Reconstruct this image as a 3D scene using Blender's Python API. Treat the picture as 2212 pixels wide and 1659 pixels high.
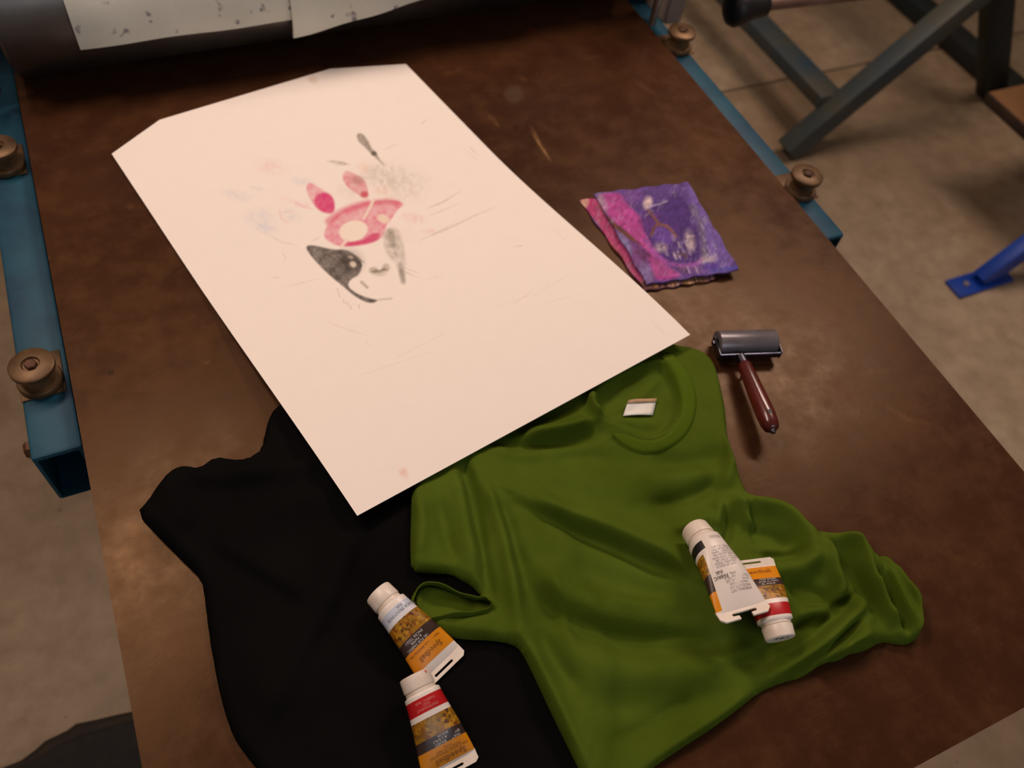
import bpy, bmesh, math, random
import numpy as np
from mathutils import Vector, Matrix
from mathutils.geometry import delaunay_2d_cdt

for o in list(bpy.data.objects):
    bpy.data.objects.remove(o)
S = bpy.context.scene
COL = S.collection
random.seed(4)
RNG = np.random.default_rng(7)

# ------------------------------------------------------------------ camera
IW, IH, FPX = 2212, 1659, 1805.74
CAM_LOC = Vector((0.17454, 0.0553, 0.89982))
CAM_ROT = (0.60618, -0.10823, -0.41364)
cd = bpy.data.cameras.new('camera')
cam = bpy.data.objects.new('camera', cd)
COL.objects.link(cam)
cam.location = CAM_LOC
cam.rotation_euler = CAM_ROT
cd.sensor_width = 36.0
cd.lens = 36.0 * FPX / IW
cd.clip_start = 0.02
cd.dof.use_dof = True
cd.dof.focus_distance = 0.92
cd.dof.aperture_fstop = 4.0
S.camera = cam

# ------------------------------------------------------------------ world, lamps, exposure
wd = bpy.data.worlds.new('room_ambience')
S.world = wd
wd.use_nodes = True
wd.node_tree.nodes['Background'].inputs[0].default_value = (1.0, 0.80, 0.62, 1)
wd.node_tree.nodes['Background'].inputs[1].default_value = 0.12


def area(name, loc, target, sx, sy, power, col):
    l = bpy.data.lights.new(name, 'AREA')
    l.shape = 'RECTANGLE'
    l.size, l.size_y, l.energy, l.color = sx, sy, power, col
    o = bpy.data.objects.new(name, l)
    COL.objects.link(o)
    o.location = loc
    o.rotation_euler = (Vector(target) - Vector(loc)).to_track_quat('-Z', 'Y').to_euler()
    return o


area('ceiling_lamp_right', (2.15, 1.62, 2.0), (0.9, 0.4, 0), 1.2, 0.30, 33, (1.0, 0.76, 0.63))
area('ceiling_lamp_left', (-0.35, 1.50, 2.0), (0.4, 0.3, 0), 1.2, 0.30, 27, (1.0, 0.76, 0.63))
area('window_daylight', (0.9, -2.7, 1.9), (0.7, 0.8, 0), 2.0, 1.0, 19, (0.80, 0.88, 1.0))

S.view_settings.view_transform = 'Standard'
S.view_settings.look = 'None'
S.view_settings.gamma = 1.0
S.view_settings.use_curve_mapping = False
S.view_settings.exposure = 0.0

# ------------------------------------------------------------------ measuring helpers
ROT = cam.rotation_euler.to_matrix()
RT = np.array(ROT)


def U(u, v, z=0.0):
    """the point at height z seen at photograph pixel (u, v)"""
    d = ROT @ Vector(((u - IW / 2) / FPX, -(v - IH / 2) / FPX, -1.0))
    return CAM_LOC + d * ((z - CAM_LOC.z) / d.z)


def PX(P):
    """(N,3) points -> (N,2) pixels"""
    q = (np.asarray(P) - np.array(CAM_LOC)) @ RT
    return np.stack([IW / 2 + FPX * q[:, 0] / -q[:, 2], IH / 2 - FPX * q[:, 1] / -q[:, 2]], 1)


FLOOR = -0.85
BW = 1.1064          # bed width
BED_FAR = 2.0

# ------------------------------------------------------------------ object helpers


def link(name, me, mat, parent=None, smooth=False):
    o = bpy.data.objects.new(name, me)
    COL.objects.link(o)
    if mat is not None:
        me.materials.append(mat)
    if smooth:
        for p in me.polygons:
            p.use_smooth = True
    if parent is not None:
        o.parent = parent
        bpy.context.view_layer.update()
        o.matrix_parent_inverse = parent.matrix_world.inverted()
    return o


def bmobj(name, bm, mat, parent=None, smooth=False, angle=None):
    bmesh.ops.recalc_face_normals(bm, faces=bm.faces)
    me = bpy.data.meshes.new(name)
    bm.to_mesh(me)
    bm.free()
    o = link(name, me, mat, parent, smooth or angle is not None)
    if angle is not None:
        me.set_sharp_from_angle(angle=math.radians(angle))
    return o


def thing(name, label, cat, loc=(0, 0, 0), group=None):
    o = bpy.data.objects.new(name, None)
    o.empty_display_size = 0.05
    COL.objects.link(o)
    o.location = loc
    bpy.context.view_layer.update()
    tag(o, label, cat, group)
    return o


def tag(o, label=None, cat=None, group=None, kind=None):
    if label:
        o['label'] = label
    if cat:
        o['category'] = cat
    if group:
        o['group'] = group
    if kind:
        o['kind'] = kind
    return o


def box(bm, lo, hi, bev=0.0, seg=2, M=None):
    g = bmesh.ops.create_cube(bm, size=1.0)
    vs = g['verts']
    for v in vs:
        v.co = Vector([lo[i] + (v.co[i] + .5) * (hi[i] - lo[i]) for i in range(3)])
    if bev > 0:
        es = list({e for v in vs for e in v.link_edges})
        r = bmesh.ops.bevel(bm, geom=es, offset=bev, segments=seg, affect='EDGES', profile=.5)
        vs = list({v for f in r['faces'] for v in f.verts} | {v for v in vs if v.is_valid})
    if M is not None:
        for v in vs:
            v.co = M @ v.co
    return vs


def boxo(name, lo, hi, mat, parent=None, bev=0.003):
    bm = bmesh.new()
    box(bm, lo, hi, bev)
    return bmobj(name, bm, mat, parent, angle=35)


def beam(name, a, b, w, h, mat, parent=None, bev=0.004, up=(0, 0, 1)):
    """square-section bar from a to b"""
    a, b = Vector(a), Vector(b)
    x = (b - a).normalized()
    y = Vector(up).cross(x).normalized()
    z = x.cross(y)
    M = Matrix((x, y, z)).transposed().to_4x4()
    M.translation = a
    bm = bmesh.new()
    box(bm, (0, -w / 2, -h / 2), ((b - a).length, w / 2, h / 2), bev, 2, M)
    return bmobj(name, bm, mat, parent, angle=35)


def lathe(bm, prof, M=None, n=40):
    """prof: list of (r, z) spun about z"""
    rings = []
    for r, z in prof:
        if r < 1e-6:
            rings.append([bm.verts.new((0, 0, z))])
        else:
            rings.append([bm.verts.new((r * math.cos(2 * math.pi * i / n), r * math.sin(2 * math.pi * i / n), z)) for i in range(n)])
    for A, B in zip(rings, rings[1:]):
        for i in range(n):
            j = (i + 1) % n
            if len(A) == 1 and len(B) > 1:
                bm.faces.new((A[0], B[i], B[j]))
            elif len(B) == 1 and len(A) > 1:
                bm.faces.new((A[i], A[j], B[0]))
            elif len(A) > 1:
                bm.faces.new((A[i], A[j], B[j], B[i]))
    if M is not None:
        for R_ in rings:
            for v in R_:
                v.co = M @ v.co
    return rings


def frame(o, x, up=(0, 0, 1)):
    """matrix with +Z along x, located at o"""
    z = Vector(x).normalized()
    q = z.to_track_quat('Z', 'Y')
    M = q.to_matrix().to_4x4()
    M.translation = Vector(o)
    return M


# ------------------------------------------------------------------ materials
def lin(c):
    return [(x / 255 / 12.92 if x <= 10 else ((x / 255 + .055) / 1.055) ** 2.4) for x in c]


def L4(c):
    return (*lin(c), 1.0)


class NT:
    def __init__(s, name):
        s.m = bpy.data.materials.new(name)
        s.m.use_nodes = True
        s.t = s.m.node_tree
        s.b = s.t.nodes['Principled BSDF']

    def n(s, typ, **kw):
        nd = s.t.nodes.new(typ)
        for k, v in kw.items():
            if k.startswith('i_'):
                key = k[2:]
                key = int(key) if key.isdigit() else key.replace('_', ' ')
                nd.inputs[key].default_value = v
            else:
                setattr(nd, k, v)
        return nd

    def l(s, a, b):
        s.t.links.new(a, b)

    def coord(s, which='Object', scale=(1, 1, 1), rot=(0, 0, 0)):
        tc = s.n('ShaderNodeTexCoord')
        mp = s.n('ShaderNodeMapping')
        mp.inputs['Scale'].default_value = scale
        mp.inputs['Rotation'].default_value = rot
        s.l(tc.outputs[which], mp.inputs['Vector'])
        return mp.outputs['Vector']

    def noise(s, vec, scale, detail=4, rough=.55):
        nd = s.n('ShaderNodeTexNoise')
        nd.inputs['Scale'].default_value = scale
        nd.inputs['Detail'].default_value = detail
        nd.inputs['Roughness'].default_value = rough
        s.l(vec, nd.inputs['Vector'])
        return nd.outputs['Fac']

    def ramp(s, fac, stops, interp='LINEAR'):
        r = s.n('ShaderNodeValToRGB')
        r.color_ramp.interpolation = interp
        e = r.color_ramp.elements
        while len(e) < len(stops):
            e.new(.5)
        for el, (p, c) in zip(e, stops):
            el.position = p
            el.color = c if len(c) == 4 else (*c, 1)
        s.l(fac, r.inputs['Fac'])
        return r.outputs['Color']

    def mix(s, fac, a, b, mode='MIX'):
        m = s.n('ShaderNodeMix', data_type='RGBA', blend_type=mode)
        for sock, v in ((m.inputs[0], fac), (m.inputs[6], a), (m.inputs[7], b)):
            if hasattr(v, 'is_linked') or hasattr(v, 'node'):
                s.l(v, sock)
            else:
                sock.default_value = v
        return m.outputs[2]

    def bump(s, h, strength, dist):
        b = s.n('ShaderNodeBump')
        b.inputs['Strength'].default_value = strength
        b.inputs['Distance'].default_value = dist
        s.l(h, b.inputs['Height'])
        s.l(b.outputs[0], s.b.inputs['Normal'])


def simple(name, c1, c2=None, scale=8, rough=.5, metal=0.0, bump=0.0, bscale=60, bdist=.002, spec=.5, lo=.35, hi=.65, coat=0):
    m = NT(name)
    v = m.coord()
    c2 = c2 or tuple(x * .8 for x in c1)
    f = m.noise(v, scale)
    m.l(m.ramp(f, [(lo, L4(c1)), (hi, L4(c2))]), m.b.inputs['Base Color'])
    m.b.inputs['Roughness'].default_value = rough
    m.b.inputs['Metallic'].default_value = metal
    m.b.inputs['Specular IOR Level'].default_value = spec
    m.b.inputs['Coat Weight'].default_value = coat
    if bump:
        m.bump(m.noise(v, bscale, 3), bump, bdist)
    return m.m


def painted(name, rough=.6, spec=.4, bump=0.0, bscale=300, low=.93):
    m = NT(name)
    a = m.n('ShaderNodeVertexColor', layer_name='Col')
    v = m.coord()
    f = m.noise(v, 40, 3)
    g = m.ramp(f, [(.3, (low, low, low)), (.7, (1, 1, 1))])
    m.l(m.mix(1.0, a.outputs['Color'], g, 'MULTIPLY'), m.b.inputs['Base Color'])
    m.b.inputs['Roughness'].default_value = rough
    m.b.inputs['Specular IOR Level'].default_value = spec
    if bump:
        m.bump(m.noise(v, bscale, 2), bump, .0006)
    return m.m


# bed: dark brown varnished steel plate, worn and scuffed
def bed_material():
    m = NT('worn_brown_bed')
    v = m.coord()
    n1 = m.noise(v, 3.5, 6, .6)
    n2 = m.noise(v, 22, 6, .65)
    n3 = m.noise(m.coord(scale=(3, 60, 1), rot=(0, 0, .7)), 3, 4, .6)
    base = m.ramp(n1, [(.3, L4((52, 30, 19))), (.55, L4((66, 39, 24))), (.75, L4((80, 49, 30)))])
    base = m.mix(m.ramp(n2, [(.45, (0, 0, 0)), (.74, (.3, .3, .3))]), base, L4((100, 66, 38)))
    base = m.mix(m.ramp(n3, [(.62, (0, 0, 0)), (.75, (.2, .2, .2))]), base, L4((112, 78, 48)))
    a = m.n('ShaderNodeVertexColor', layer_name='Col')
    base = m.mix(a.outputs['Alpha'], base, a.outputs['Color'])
    m.l(base, m.b.inputs['Base Color'])
    r = m.ramp(n2, [(.3, (.24, .24, .24)), (.7, (.42, .42, .42))])
    m.l(r, m.b.inputs['Roughness'])
    m.b.inputs['Specular IOR Level'].default_value = .22
    m.b.inputs['Specular Tint'].default_value = (1.0, .66, .36, 1)
    m.bump(n2, .12, .002)
    return m.m


def concrete_material():
    m = NT('stained_concrete')
    v = m.coord()
    n1 = m.noise(v, 1.6, 6, .6)
    n2 = m.noise(v, 14, 6, .65)
    n3 = m.noise(v, 45, 3, .6)
    c = m.ramp(n1, [(.3, L4((140, 118, 94))), (.5, L4((164, 142, 116))), (.7, L4((178, 158, 132)))])
    c = m.mix(m.ramp(n2, [(.35, (.5, .5, .5)), (.6, (0, 0, 0))]), c, L4((124, 102, 78)))
    c = m.mix(m.ramp(n3, [(.70, (0, 0, 0)), (.76, (.8, .8, .8))]), c, L4((84, 66, 50)))
    m.l(c, m.b.inputs['Base Color'])
    m.b.inputs['Roughness'].default_value = .55
    m.bump(n3, .15, .003)
    return m.m


def cloth_material(name, c1, c2, bump=.35):
    m = NT(name)
    v = m.coord()
    n1 = m.noise(v, 9, 4)
    m.l(m.ramp(n1, [(.3, L4(c1)), (.7, L4(c2))]), m.b.inputs['Base Color'])
    m.b.inputs['Roughness'].default_value = .95
    m.b.inputs['Specular IOR Level'].default_value = .02
    m.b.inputs['Sheen Weight'].default_value = 0.0
    m.b.inputs['Sheen Roughness'].default_value = .5
    m.bump(m.noise(v, 420, 2), bump, .0008)
    return m.m


def felt_material():
    m = NT('white_press_felt')
    v = m.coord()
    n1 = m.noise(v, 5, 4)
    n2 = m.noise(v, 48, 2, .4)
    c = m.ramp(n1, [(.3, L4((218, 220, 212))), (.7, L4((196, 198, 188)))])
    c = m.mix(m.ramp(n2, [(.66, (0, 0, 0)), (.74, (.8, .8, .8))]), c, L4((96, 90, 106)))
    m.l(c, m.b.inputs['Base Color'])
    m.b.inputs['Roughness'].default_value = .95
    m.b.inputs['Specular IOR Level'].default_value = .1
    m.bump(m.noise(v, 350, 2), .3, .001)
    return m.m


M_bed = bed_material()
M_floor = concrete_material()
M_green = cloth_material('green_cotton', (70, 86, 22), (84, 102, 31))
M_black = cloth_material('black_cotton', (13, 12, 12), (18, 17, 17))
M_felt = felt_material()
M_blue = simple('worn_blue_paint', (22, 78, 98), (15, 58, 82), 14, .55, 0, .1, 40, spec=.3)
M_blue2 = simple('bright_blue_paint', (14, 56, 150), (20, 68, 170), 10, .4)
M_greyblue = simple('grey_blue_paint', (74, 74, 64), (46, 66, 80), 5, .5)
M_dark = simple('dark_painted_steel', (22, 36, 40), (26, 28, 28), 6, .6)
M_bronze = simple('oily_bronze', (118, 90, 60), (78, 58, 40), 22, .48, .5, .1, 90)
M_rust = simple('rusty_bolt', (96, 62, 40), (62, 40, 28), 40, .6, .4)
M_steel = simple('drum_steel', (120, 116, 112), (90, 86, 84), 6, .35, .9)
M_greysteel = simple('grey_painted_steel', (150, 138, 132), (128, 118, 114), 9, .5)
M_chrome = simple('bright_rod_steel', (190, 196, 204), (150, 155, 162), 20, .22, 1.0)
M_plastic = simple('white_plastic', (236, 224, 212), (222, 206, 192), 60, .38, lo=.4, hi=.75)
M_blackplastic = simple('black_grip', (16, 16, 20), (24, 24, 30), 8, .5)
M_pinkish = simple('primer_rod', (140, 108, 96), (110, 78, 64), 20, .5)
M_rubber = simple('black_rubber_mat', (26, 22, 20), (36, 31, 28), 30, .85, 0, .3, 160)
M_rubberedge = simple('worn_rubber_edge', (52, 40, 32), (40, 32, 26), 30, .85)
M_ply = simple('birch_board', (136, 98, 62), (118, 80, 48), 6, .6)
M_plyedge = simple('board_edge', (58, 42, 30), (44, 32, 24), 12, .7)
M_roller = simple('grey_rubber_roller', (128, 122, 128), (108, 102, 108), 25, .33, .35)
M_handle = simple('dark_red_handle', (96, 26, 22), (66, 18, 16), 16, .28, coat=.4)
M_wire = simple('brayer_frame_steel', (110, 108, 118), (70, 68, 78), 30, .3, 1.0)
M_white_ink = simple('white_lettering', (226, 218, 214), (214, 206, 200), 20, .5)
M_pink_ink = simple('pale_red_lettering', (226, 140, 132), (216, 124, 118), 20, .5)
M_black_ink = simple('black_lettering', (42, 30, 24), (36, 26, 20), 20, .5)
M_grey_ink = simple('grey_lettering', (150, 142, 142), (138, 130, 130), 20, .5)
M_brown_ink = simple('brown_lettering', (136, 78, 12), (120, 68, 12), 20, .5)
M_tag = simple('white_satin_tag', (238, 236, 230), (226, 222, 214), 30, .5)
M_paper = painted('proof_paper', .85, .2, .03, 500, .985)
M_patch = painted('printed_cloth', .75, .25, .25, 420)

# ------------------------------------------------------------------ painting of flat print (vertex colours)


def vnoise(x, y, s, seed=0):
    r = np.random.default_rng(seed)
    T = r.random((64, 64))
    x, y = x / s, y / s
    xi, yi = np.floor(x).astype(int), np.floor(y).astype(int)
    fx, fy = x - xi, y - yi
    fx, fy = fx * fx * (3 - 2 * fx), fy * fy * (3 - 2 * fy)
    g = lambda a, b: T[a % 64, b % 64]
    return (g(xi, yi) * (1 - fx) + g(xi + 1, yi) * fx) * (1 - fy) + (g(xi, yi + 1) * (1 - fx) + g(xi + 1, yi + 1) * fx) * fy


def seg_dist(X, Y, pts, closed=False):
    """min distance, side sign and 0..1 arc position along the polyline"""
    pts = [tuple(p) for p in pts]
    if closed:
        pts = pts + [pts[0]]
    best = np.full(X.shape, 1e9)
    side = np.zeros(X.shape)
    arc = np.zeros(X.shape)
    tot = sum(math.dist(a, b) for a, b in zip(pts, pts[1:]))
    acc = 0
    for (ax, ay), (bx, by) in zip(pts, pts[1:]):
        dx, dy = bx - ax, by - ay
        l2 = dx * dx + dy * dy
        if l2 < 1e-14:
            continue
        t = np.clip(((X - ax) * dx + (Y - ay) * dy) / l2, 0, 1)
        ex, ey = X - ax - t * dx, Y - ay - t * dy
        d = np.sqrt(ex * ex + ey * ey)
        k = d < best
        best = np.where(k, d, best)
        side = np.where(k, np.sign(dx * (Y - ay) - dy * (X - ax)), side)
        arc = np.where(k, (acc + t * math.sqrt(l2)) / tot, arc)
        acc += math.sqrt(l2)
    return best, side, arc


def inside(X, Y, pts):
    r = np.zeros(X.shape, bool)
    n = len(pts)
    for i in range(n):
        ax, ay = pts[i]
        bx, by = pts[(i + 1) % n]
        if ay == by:
            continue
        c = ((ay > Y) != (by > Y)) & (X < (bx - ax) * (Y - ay) / (by - ay) + ax)
        r ^= c
    return r


def smooth_pts(pts, it=2, closed=True):
    for _ in range(it):
        out = []
        n = len(pts)
        rng = range(n if closed else n - 1)
        if not closed:
            out.append(pts[0])
        for i in rng:
            a, b = pts[i], pts[(i + 1) % n]
            out.append(tuple(.75 * p + .25 * q for p, q in zip(a, b)))
            out.append(tuple(.25 * p + .75 * q for p, q in zip(a, b)))
        if not closed:
            out.append(pts[-1])
        pts = out
    return pts


class Painter:
    def __init__(s, P, base):
        q = PX(P)
        s.X0, s.Y0 = q[:, 0], q[:, 1]
        s.C = np.tile(np.array(lin(base)), (len(P), 1))
        s.A = np.zeros(len(P))

    def _sel(s, pts, pad):
        a = np.array(pts)
        lo, hi = a.min(0) - pad, a.max(0) + pad
        s.k = np.nonzero((s.X0 > lo[0]) & (s.X0 < hi[0]) & (s.Y0 > lo[1]) & (s.Y0 < hi[1]))[0]
        s.X, s.Y = s.X0[s.k], s.Y0[s.k]

    def _put(s, m, col):
        s.C[s.k] = s.C[s.k] * (1 - m[:, None]) + np.array(lin(col)) * m[:, None]
        s.A[s.k] = np.maximum(s.A[s.k], m)

    def _grain(s, m, grain, seed, gs):
        if grain:
            n = vnoise(s.X, s.Y, gs, seed) * .6 + vnoise(s.X, s.Y, gs * .4, seed + 1) * .4
            m = m * np.clip(1 - grain * 1.6 * n, 0, 1)
        return m

    def poly(s, pts, col, a=1, soft=2.5, grain=0, seed=1, gs=9, sm=2):
        if sm:
            pts = smooth_pts(pts, sm)
        s._sel(pts, soft + 1)
        if not len(s.k):
            return
        d = seg_dist(s.X, s.Y, pts, True)[0]
        sd = np.where(inside(s.X, s.Y, pts), d, -d)
        m = np.clip(.5 + sd / (2 * soft), 0, 1) * a
        s._put(s._grain(m, grain, seed, gs), col)

    def ell(s, cx, cy, rx, ry, col, a=1, soft=.2, rot=0, grain=0, seed=1, gs=9):
        s._sel([(cx, cy)], max(rx, ry) * (1 + soft) + 1)
        if not len(s.k):
            return
        c, n = math.cos(rot), math.sin(rot)
        x, y = s.X - cx, s.Y - cy
        r = np.hypot((x * c + y * n) / rx, (-x * n + y * c) / ry)
        m = np.clip((1 + soft - r) / (2 * soft), 0, 1)
        m = m * m * (3 - 2 * m) * a
        s._put(s._grain(m, grain, seed, gs), col)

    def stroke(s, pts, w, col, a=1, soft=1.5, grain=0, seed=1, gs=9, taper=0.0):
        s._sel(pts, w / 2 + soft + 1)
        if not len(s.k):
            return
        d, _, arc = seg_dist(s.X, s.Y, pts)
        ww = w / 2 * (np.clip(np.minimum(arc, 1 - arc) / taper, 0.15, 1) if taper else 1)
        m = np.clip(.5 + (ww - d) / (2 * soft), 0, 1) * a
        s._put(s._grain(m, grain, seed, gs), col)

    def apply(s, me, alpha=None):
        ca = me.color_attributes.new('Col', 'FLOAT_COLOR', 'POINT')
        A = s.A if alpha is None else np.full(len(s.A), alpha)
        ca.data.foreach_set('color', np.concatenate([s.C, A[:, None]], 1).astype(np.float32).ravel())


# ================================================================== SETTING: floor
fl = boxo('floor', (-3.2, -2.9, FLOOR - .12), (5.2, 5.2, FLOOR - .012), simple('joint_grout', (92, 74, 54), (74, 58, 42), 8, .8), None, 0)
tag(fl, 'stained concrete floor with sawn joints around the press', None, None, 'structure')
xs = [-3.2, -0.9, 1.955, 5.2]
ys = [-2.9, 0.1, 2.0, 5.2]
for i in range(3):
    for j in range(3):
        boxo('slab', (xs[i] + .005, ys[j] + .005, FLOOR - .02), (xs[i + 1] - .005, ys[j + 1] - .005, FLOOR), M_floor, fl, .004)

M_wall = simple('workshop_plaster', (196, 182, 160), (182, 166, 144), 3, .9)
for nm, lo, hi in (('wall_back', (-3.3, 5.2, FLOOR - .02), (5.3, 5.3, 2.4)), ('wall_left', (-3.3, -2.9, FLOOR - .02), (-3.2, 5.2, 2.4)), ('wall_right', (5.2, -2.9, FLOOR - .02), (5.3, 5.2, 2.4))):
    tag(boxo(nm, lo, hi, M_wall, None, 0), 'plain plaster workshop wall', None, None, 'structure')

# ================================================================== PRESS BED
NXB, NYB = 230, 400
gx = np.linspace(0, BW, NXB)
gy = np.linspace(0, BED_FAR, NYB)
XX, YY = np.meshgrid(gx, gy)
bedP = np.stack([XX.ravel(), YY.ravel(), np.zeros(XX.size)], 1)


def grid_faces(nx, ny, off=0):
    i = np.arange(ny - 1)[:, None] * nx + np.arange(nx - 1)[None]
    i = i.ravel() + off
    return np.stack([i, i + 1, i + nx + 1, i + nx], 1)


def border_loop(nx, ny):
    return list(range(nx)) + [r * nx + nx - 1 for r in range(1, ny)] + \
        [(ny - 1) * nx + c for c in range(nx - 2, -1, -1)] + [r * nx for r in range(ny - 2, 0, -1)]


def slab_mesh(name, P, nx, ny, thick):
    """top grid plus side walls and underside"""
    loop = border_loop(nx, ny)
    low = P[loop].copy()
    low[:, 2] -= thick
    n0 = len(P)
    V = np.concatenate([P, low])
    F = grid_faces(nx, ny).tolist()
    m = len(loop)
    for k in range(m):
        a, b = loop[k], loop[(k + 1) % m]
        F.append([b, a, n0 + k, n0 + (k + 1) % m])
    pos = {v: n0 + k for k, v in enumerate(loop)}
    for r in range(ny - 1):            # underside in strips, so it follows the bend of the sheet
        lo_ = [pos[r * nx + c] for c in (range(nx) if r == 0 else (0, nx - 1))]
        hi_ = [pos[(r + 1) * nx + c] for c in (range(nx - 1, -1, -1) if r == ny - 2 else (nx - 1, 0))]
        F.append((lo_ + hi_)[::-1])
    me = bpy.data.meshes.new(name)
    me.from_pydata(V.tolist(), [], F)
    me.update()
    return me, V


me, V = slab_mesh('press_bed', bedP, NXB, NYB, .018)
pt = Painter(V, (84, 52, 33))
# scuffs, scratches and paint spots that the plate carries, plus painted-in lamp glare
scuff = (172, 132, 88)
for p, w, a in [([(1145, 272), (1165, 310), (1190, 348)], 7, .9), ([(1055, 248), (1080, 275)], 7, .5), ([(955, 160), (998, 152)], 6, .35),
                ([(1900, 870), (1960, 905), (2005, 915), (2008, 930)], 10, .35), ([(1830, 810), (1945, 795)], 9, .25),
                ([(2010, 1180), (2090, 1215), (2160, 1225)], 8, .25), ([(2130, 1060), (2160, 1110), (2212, 1160)], 6, .2),
                ([(1300, 150), (1320, 165)], 8, .3), ([(1120, 165), (1140, 175)], 8, .35), ([(1260, 130), (1300, 118)], 7, .3),
                ([(1370, 175), (1420, 205)], 12, .3)]:
    pt.stroke(p, w, scuff, a, 3, .3, 3, 12, taper=.25)
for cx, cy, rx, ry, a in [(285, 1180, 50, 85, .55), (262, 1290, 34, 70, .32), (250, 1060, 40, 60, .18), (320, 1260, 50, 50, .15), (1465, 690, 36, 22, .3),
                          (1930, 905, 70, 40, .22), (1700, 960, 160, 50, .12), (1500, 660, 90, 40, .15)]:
    pt.ell(cx, cy, rx, ry, (150, 112, 72), a, .6, .1, .6, 11, 26)  # golden worn patches, with lamp glare partly painted into their colour
pt.ell(1110, 205, 22, 20, (90, 92, 78), .45, .4)
pt.ell(1148, 67, 10, 8, (120, 40, 36), .6, .4)
pt.ell(240, 805, 9, 7, (24, 16, 14), .9, .3)
pt.ell(208, 1112, 10, 14, (50, 32, 22), .8, .3)
for k in range(70):
    x, y = random.uniform(60, 2150), random.uniform(120, 1640)
    pt.ell(x, y, random.uniform(3, 9), random.uniform(2, 6), random.choice([scuff, (150, 110, 80), (60, 36, 26)]), random.uniform(.1, .4), .5, random.uniform(0, 3))
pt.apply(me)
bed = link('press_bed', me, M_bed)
tag(bed, 'large dark brown scuffed flat bed plate of the press under everything', 'press bed')

# ================================================================== ETCHING PRESS
press = thing('etching_press', 'blue steel etching press with roller drum, side rails and bronze guide wheels', 'printing press', (BW / 2, 1.43, FLOOR))
RZ = -.019           # rail top
for s, x0, x1 in ((0, -.062, -.004), (1, BW + .004, BW + .056)):
    bm = bmesh.new()
    vs = box(bm, (x0, .692, RZ - .105), (x1, 2.1, RZ), .005)
    bm.faces.ensure_lookup_table()
    fr = min((f for f in bm.faces if f.normal.y < -.9), key=lambda f: -f.calc_area())
    bmesh.ops.inset_region(bm, faces=[fr], thickness=.0012)
    ex = bmesh.ops.extrude_face_region(bm, geom=[fr])
    bmesh.ops.delete(bm, geom=[fr], context='FACES_ONLY')
    for v in ex['geom']:
        if isinstance(v, bmesh.types.BMVert):
            v.co.y += .35
    r = bmobj('rail', bm, M_blue, press, angle=35)
    bm = bmesh.new()
    xo = x0 if s == 0 else x1
    sg = -1 if s == 0 else 1
    lathe(bm, [(0, 0), (.012, 0), (.012, .010), (.009, .014), (0, .014)], frame((xo, .735, RZ - .04), (sg, 0, 0)), 6)
    bmobj('bolt', bm, M_rust, r, angle=30)


def guide_wheel(x, y):
    bm = bmesh.new()
    lathe(bm, [(0, 0), (.0255, 0), (.0265, .002), (.0265, .008), (.025, .010), (.020, .011), (.019, .015), (.019, .026), (.023, .030), (.026, .031),
               (.0265, .033), (.0262, .0375), (.024, .0390), (.011, .0400), (.010, .0375), (.0095, .0370), (0, .0370)],
          Matrix.Translation((x, y, RZ + .002)), 48)
    w = bmobj('guide_wheel', bm, M_bronze, press, angle=40)
    bm = bmesh.new()
    lathe(bm, [(0, 0), (.0075, 0), (.0075, .004), (.006, .005), (0, .005)], Matrix.Translation((x, y, RZ + .0388)), 6)
    bmobj('bolt', bm, M_rust, w, angle=30)
    bm = bmesh.new()
    vs = box(bm, (-.026, -.034, 0), (.026, .034, .0025), .001)
    for v in vs:
        v.co = Matrix.Translation((x, y + .012, RZ)) @ v.co
    bmobj('mounting_plate', bm, M_bronze, w, angle=30)


for y in (.800, 1.215, 1.66):
    guide_wheel(-.036, y)
    guide_wheel(BW + .036, y)

DR, DY, DZ = .115, 1.43, .118
bm = bmesh.new()
lathe(bm, [(0, 0), (DR - .004, 0), (DR, .004), (DR, BW - .024), (DR - .004, BW - .02), (0, BW - .02)], frame((.01, DY, DZ), (1, 0, 0)), 72)
bmobj('drum', bm, M_steel, press, angle=40)
for x0, x1 in ((-.135, -.075), (BW + .052, BW + .112)):
    boxo('side_frame', (x0, 1.37, FLOOR), (x1, 1.60, .46), M_blue, press, .006)
boxo('bearing_post', (BW + .014, 1.243, .018), (BW + .049, 1.33, .45), M_greysteel, press, .003)
boxo('bearing_post', (-.072, 1.36, .018), (-.037, 1.44, .45), M_greysteel, press, .003)
for x, yr in ((BW - .012, 1.25), (-.025, 1.345)):
    bm = bmesh.new()
    lathe(bm, [(0, 0), (.007, 0), (.007, .42), (0, .42)], Matrix.Translation((x, yr, .02)), 20)
    bmobj('tie_rod', bm, M_chrome, press, angle=40)
boxo('cross_beam', (-.135, 1.50, .36), (BW + .112, 1.60, .44), M_blue, press, .006)
for x in (.08, BW - .08):
    for y in (.75, 1.95):
        boxo('leg', (x - .03, y - .03, FLOOR), (x + .03, y + .03, RZ - .085), M_blue, press, .004)
    boxo('bed_support', (x - .03, .72, RZ - .085), (x + .03, 2.0, -.0185), M_blue, press, .004)
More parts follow.
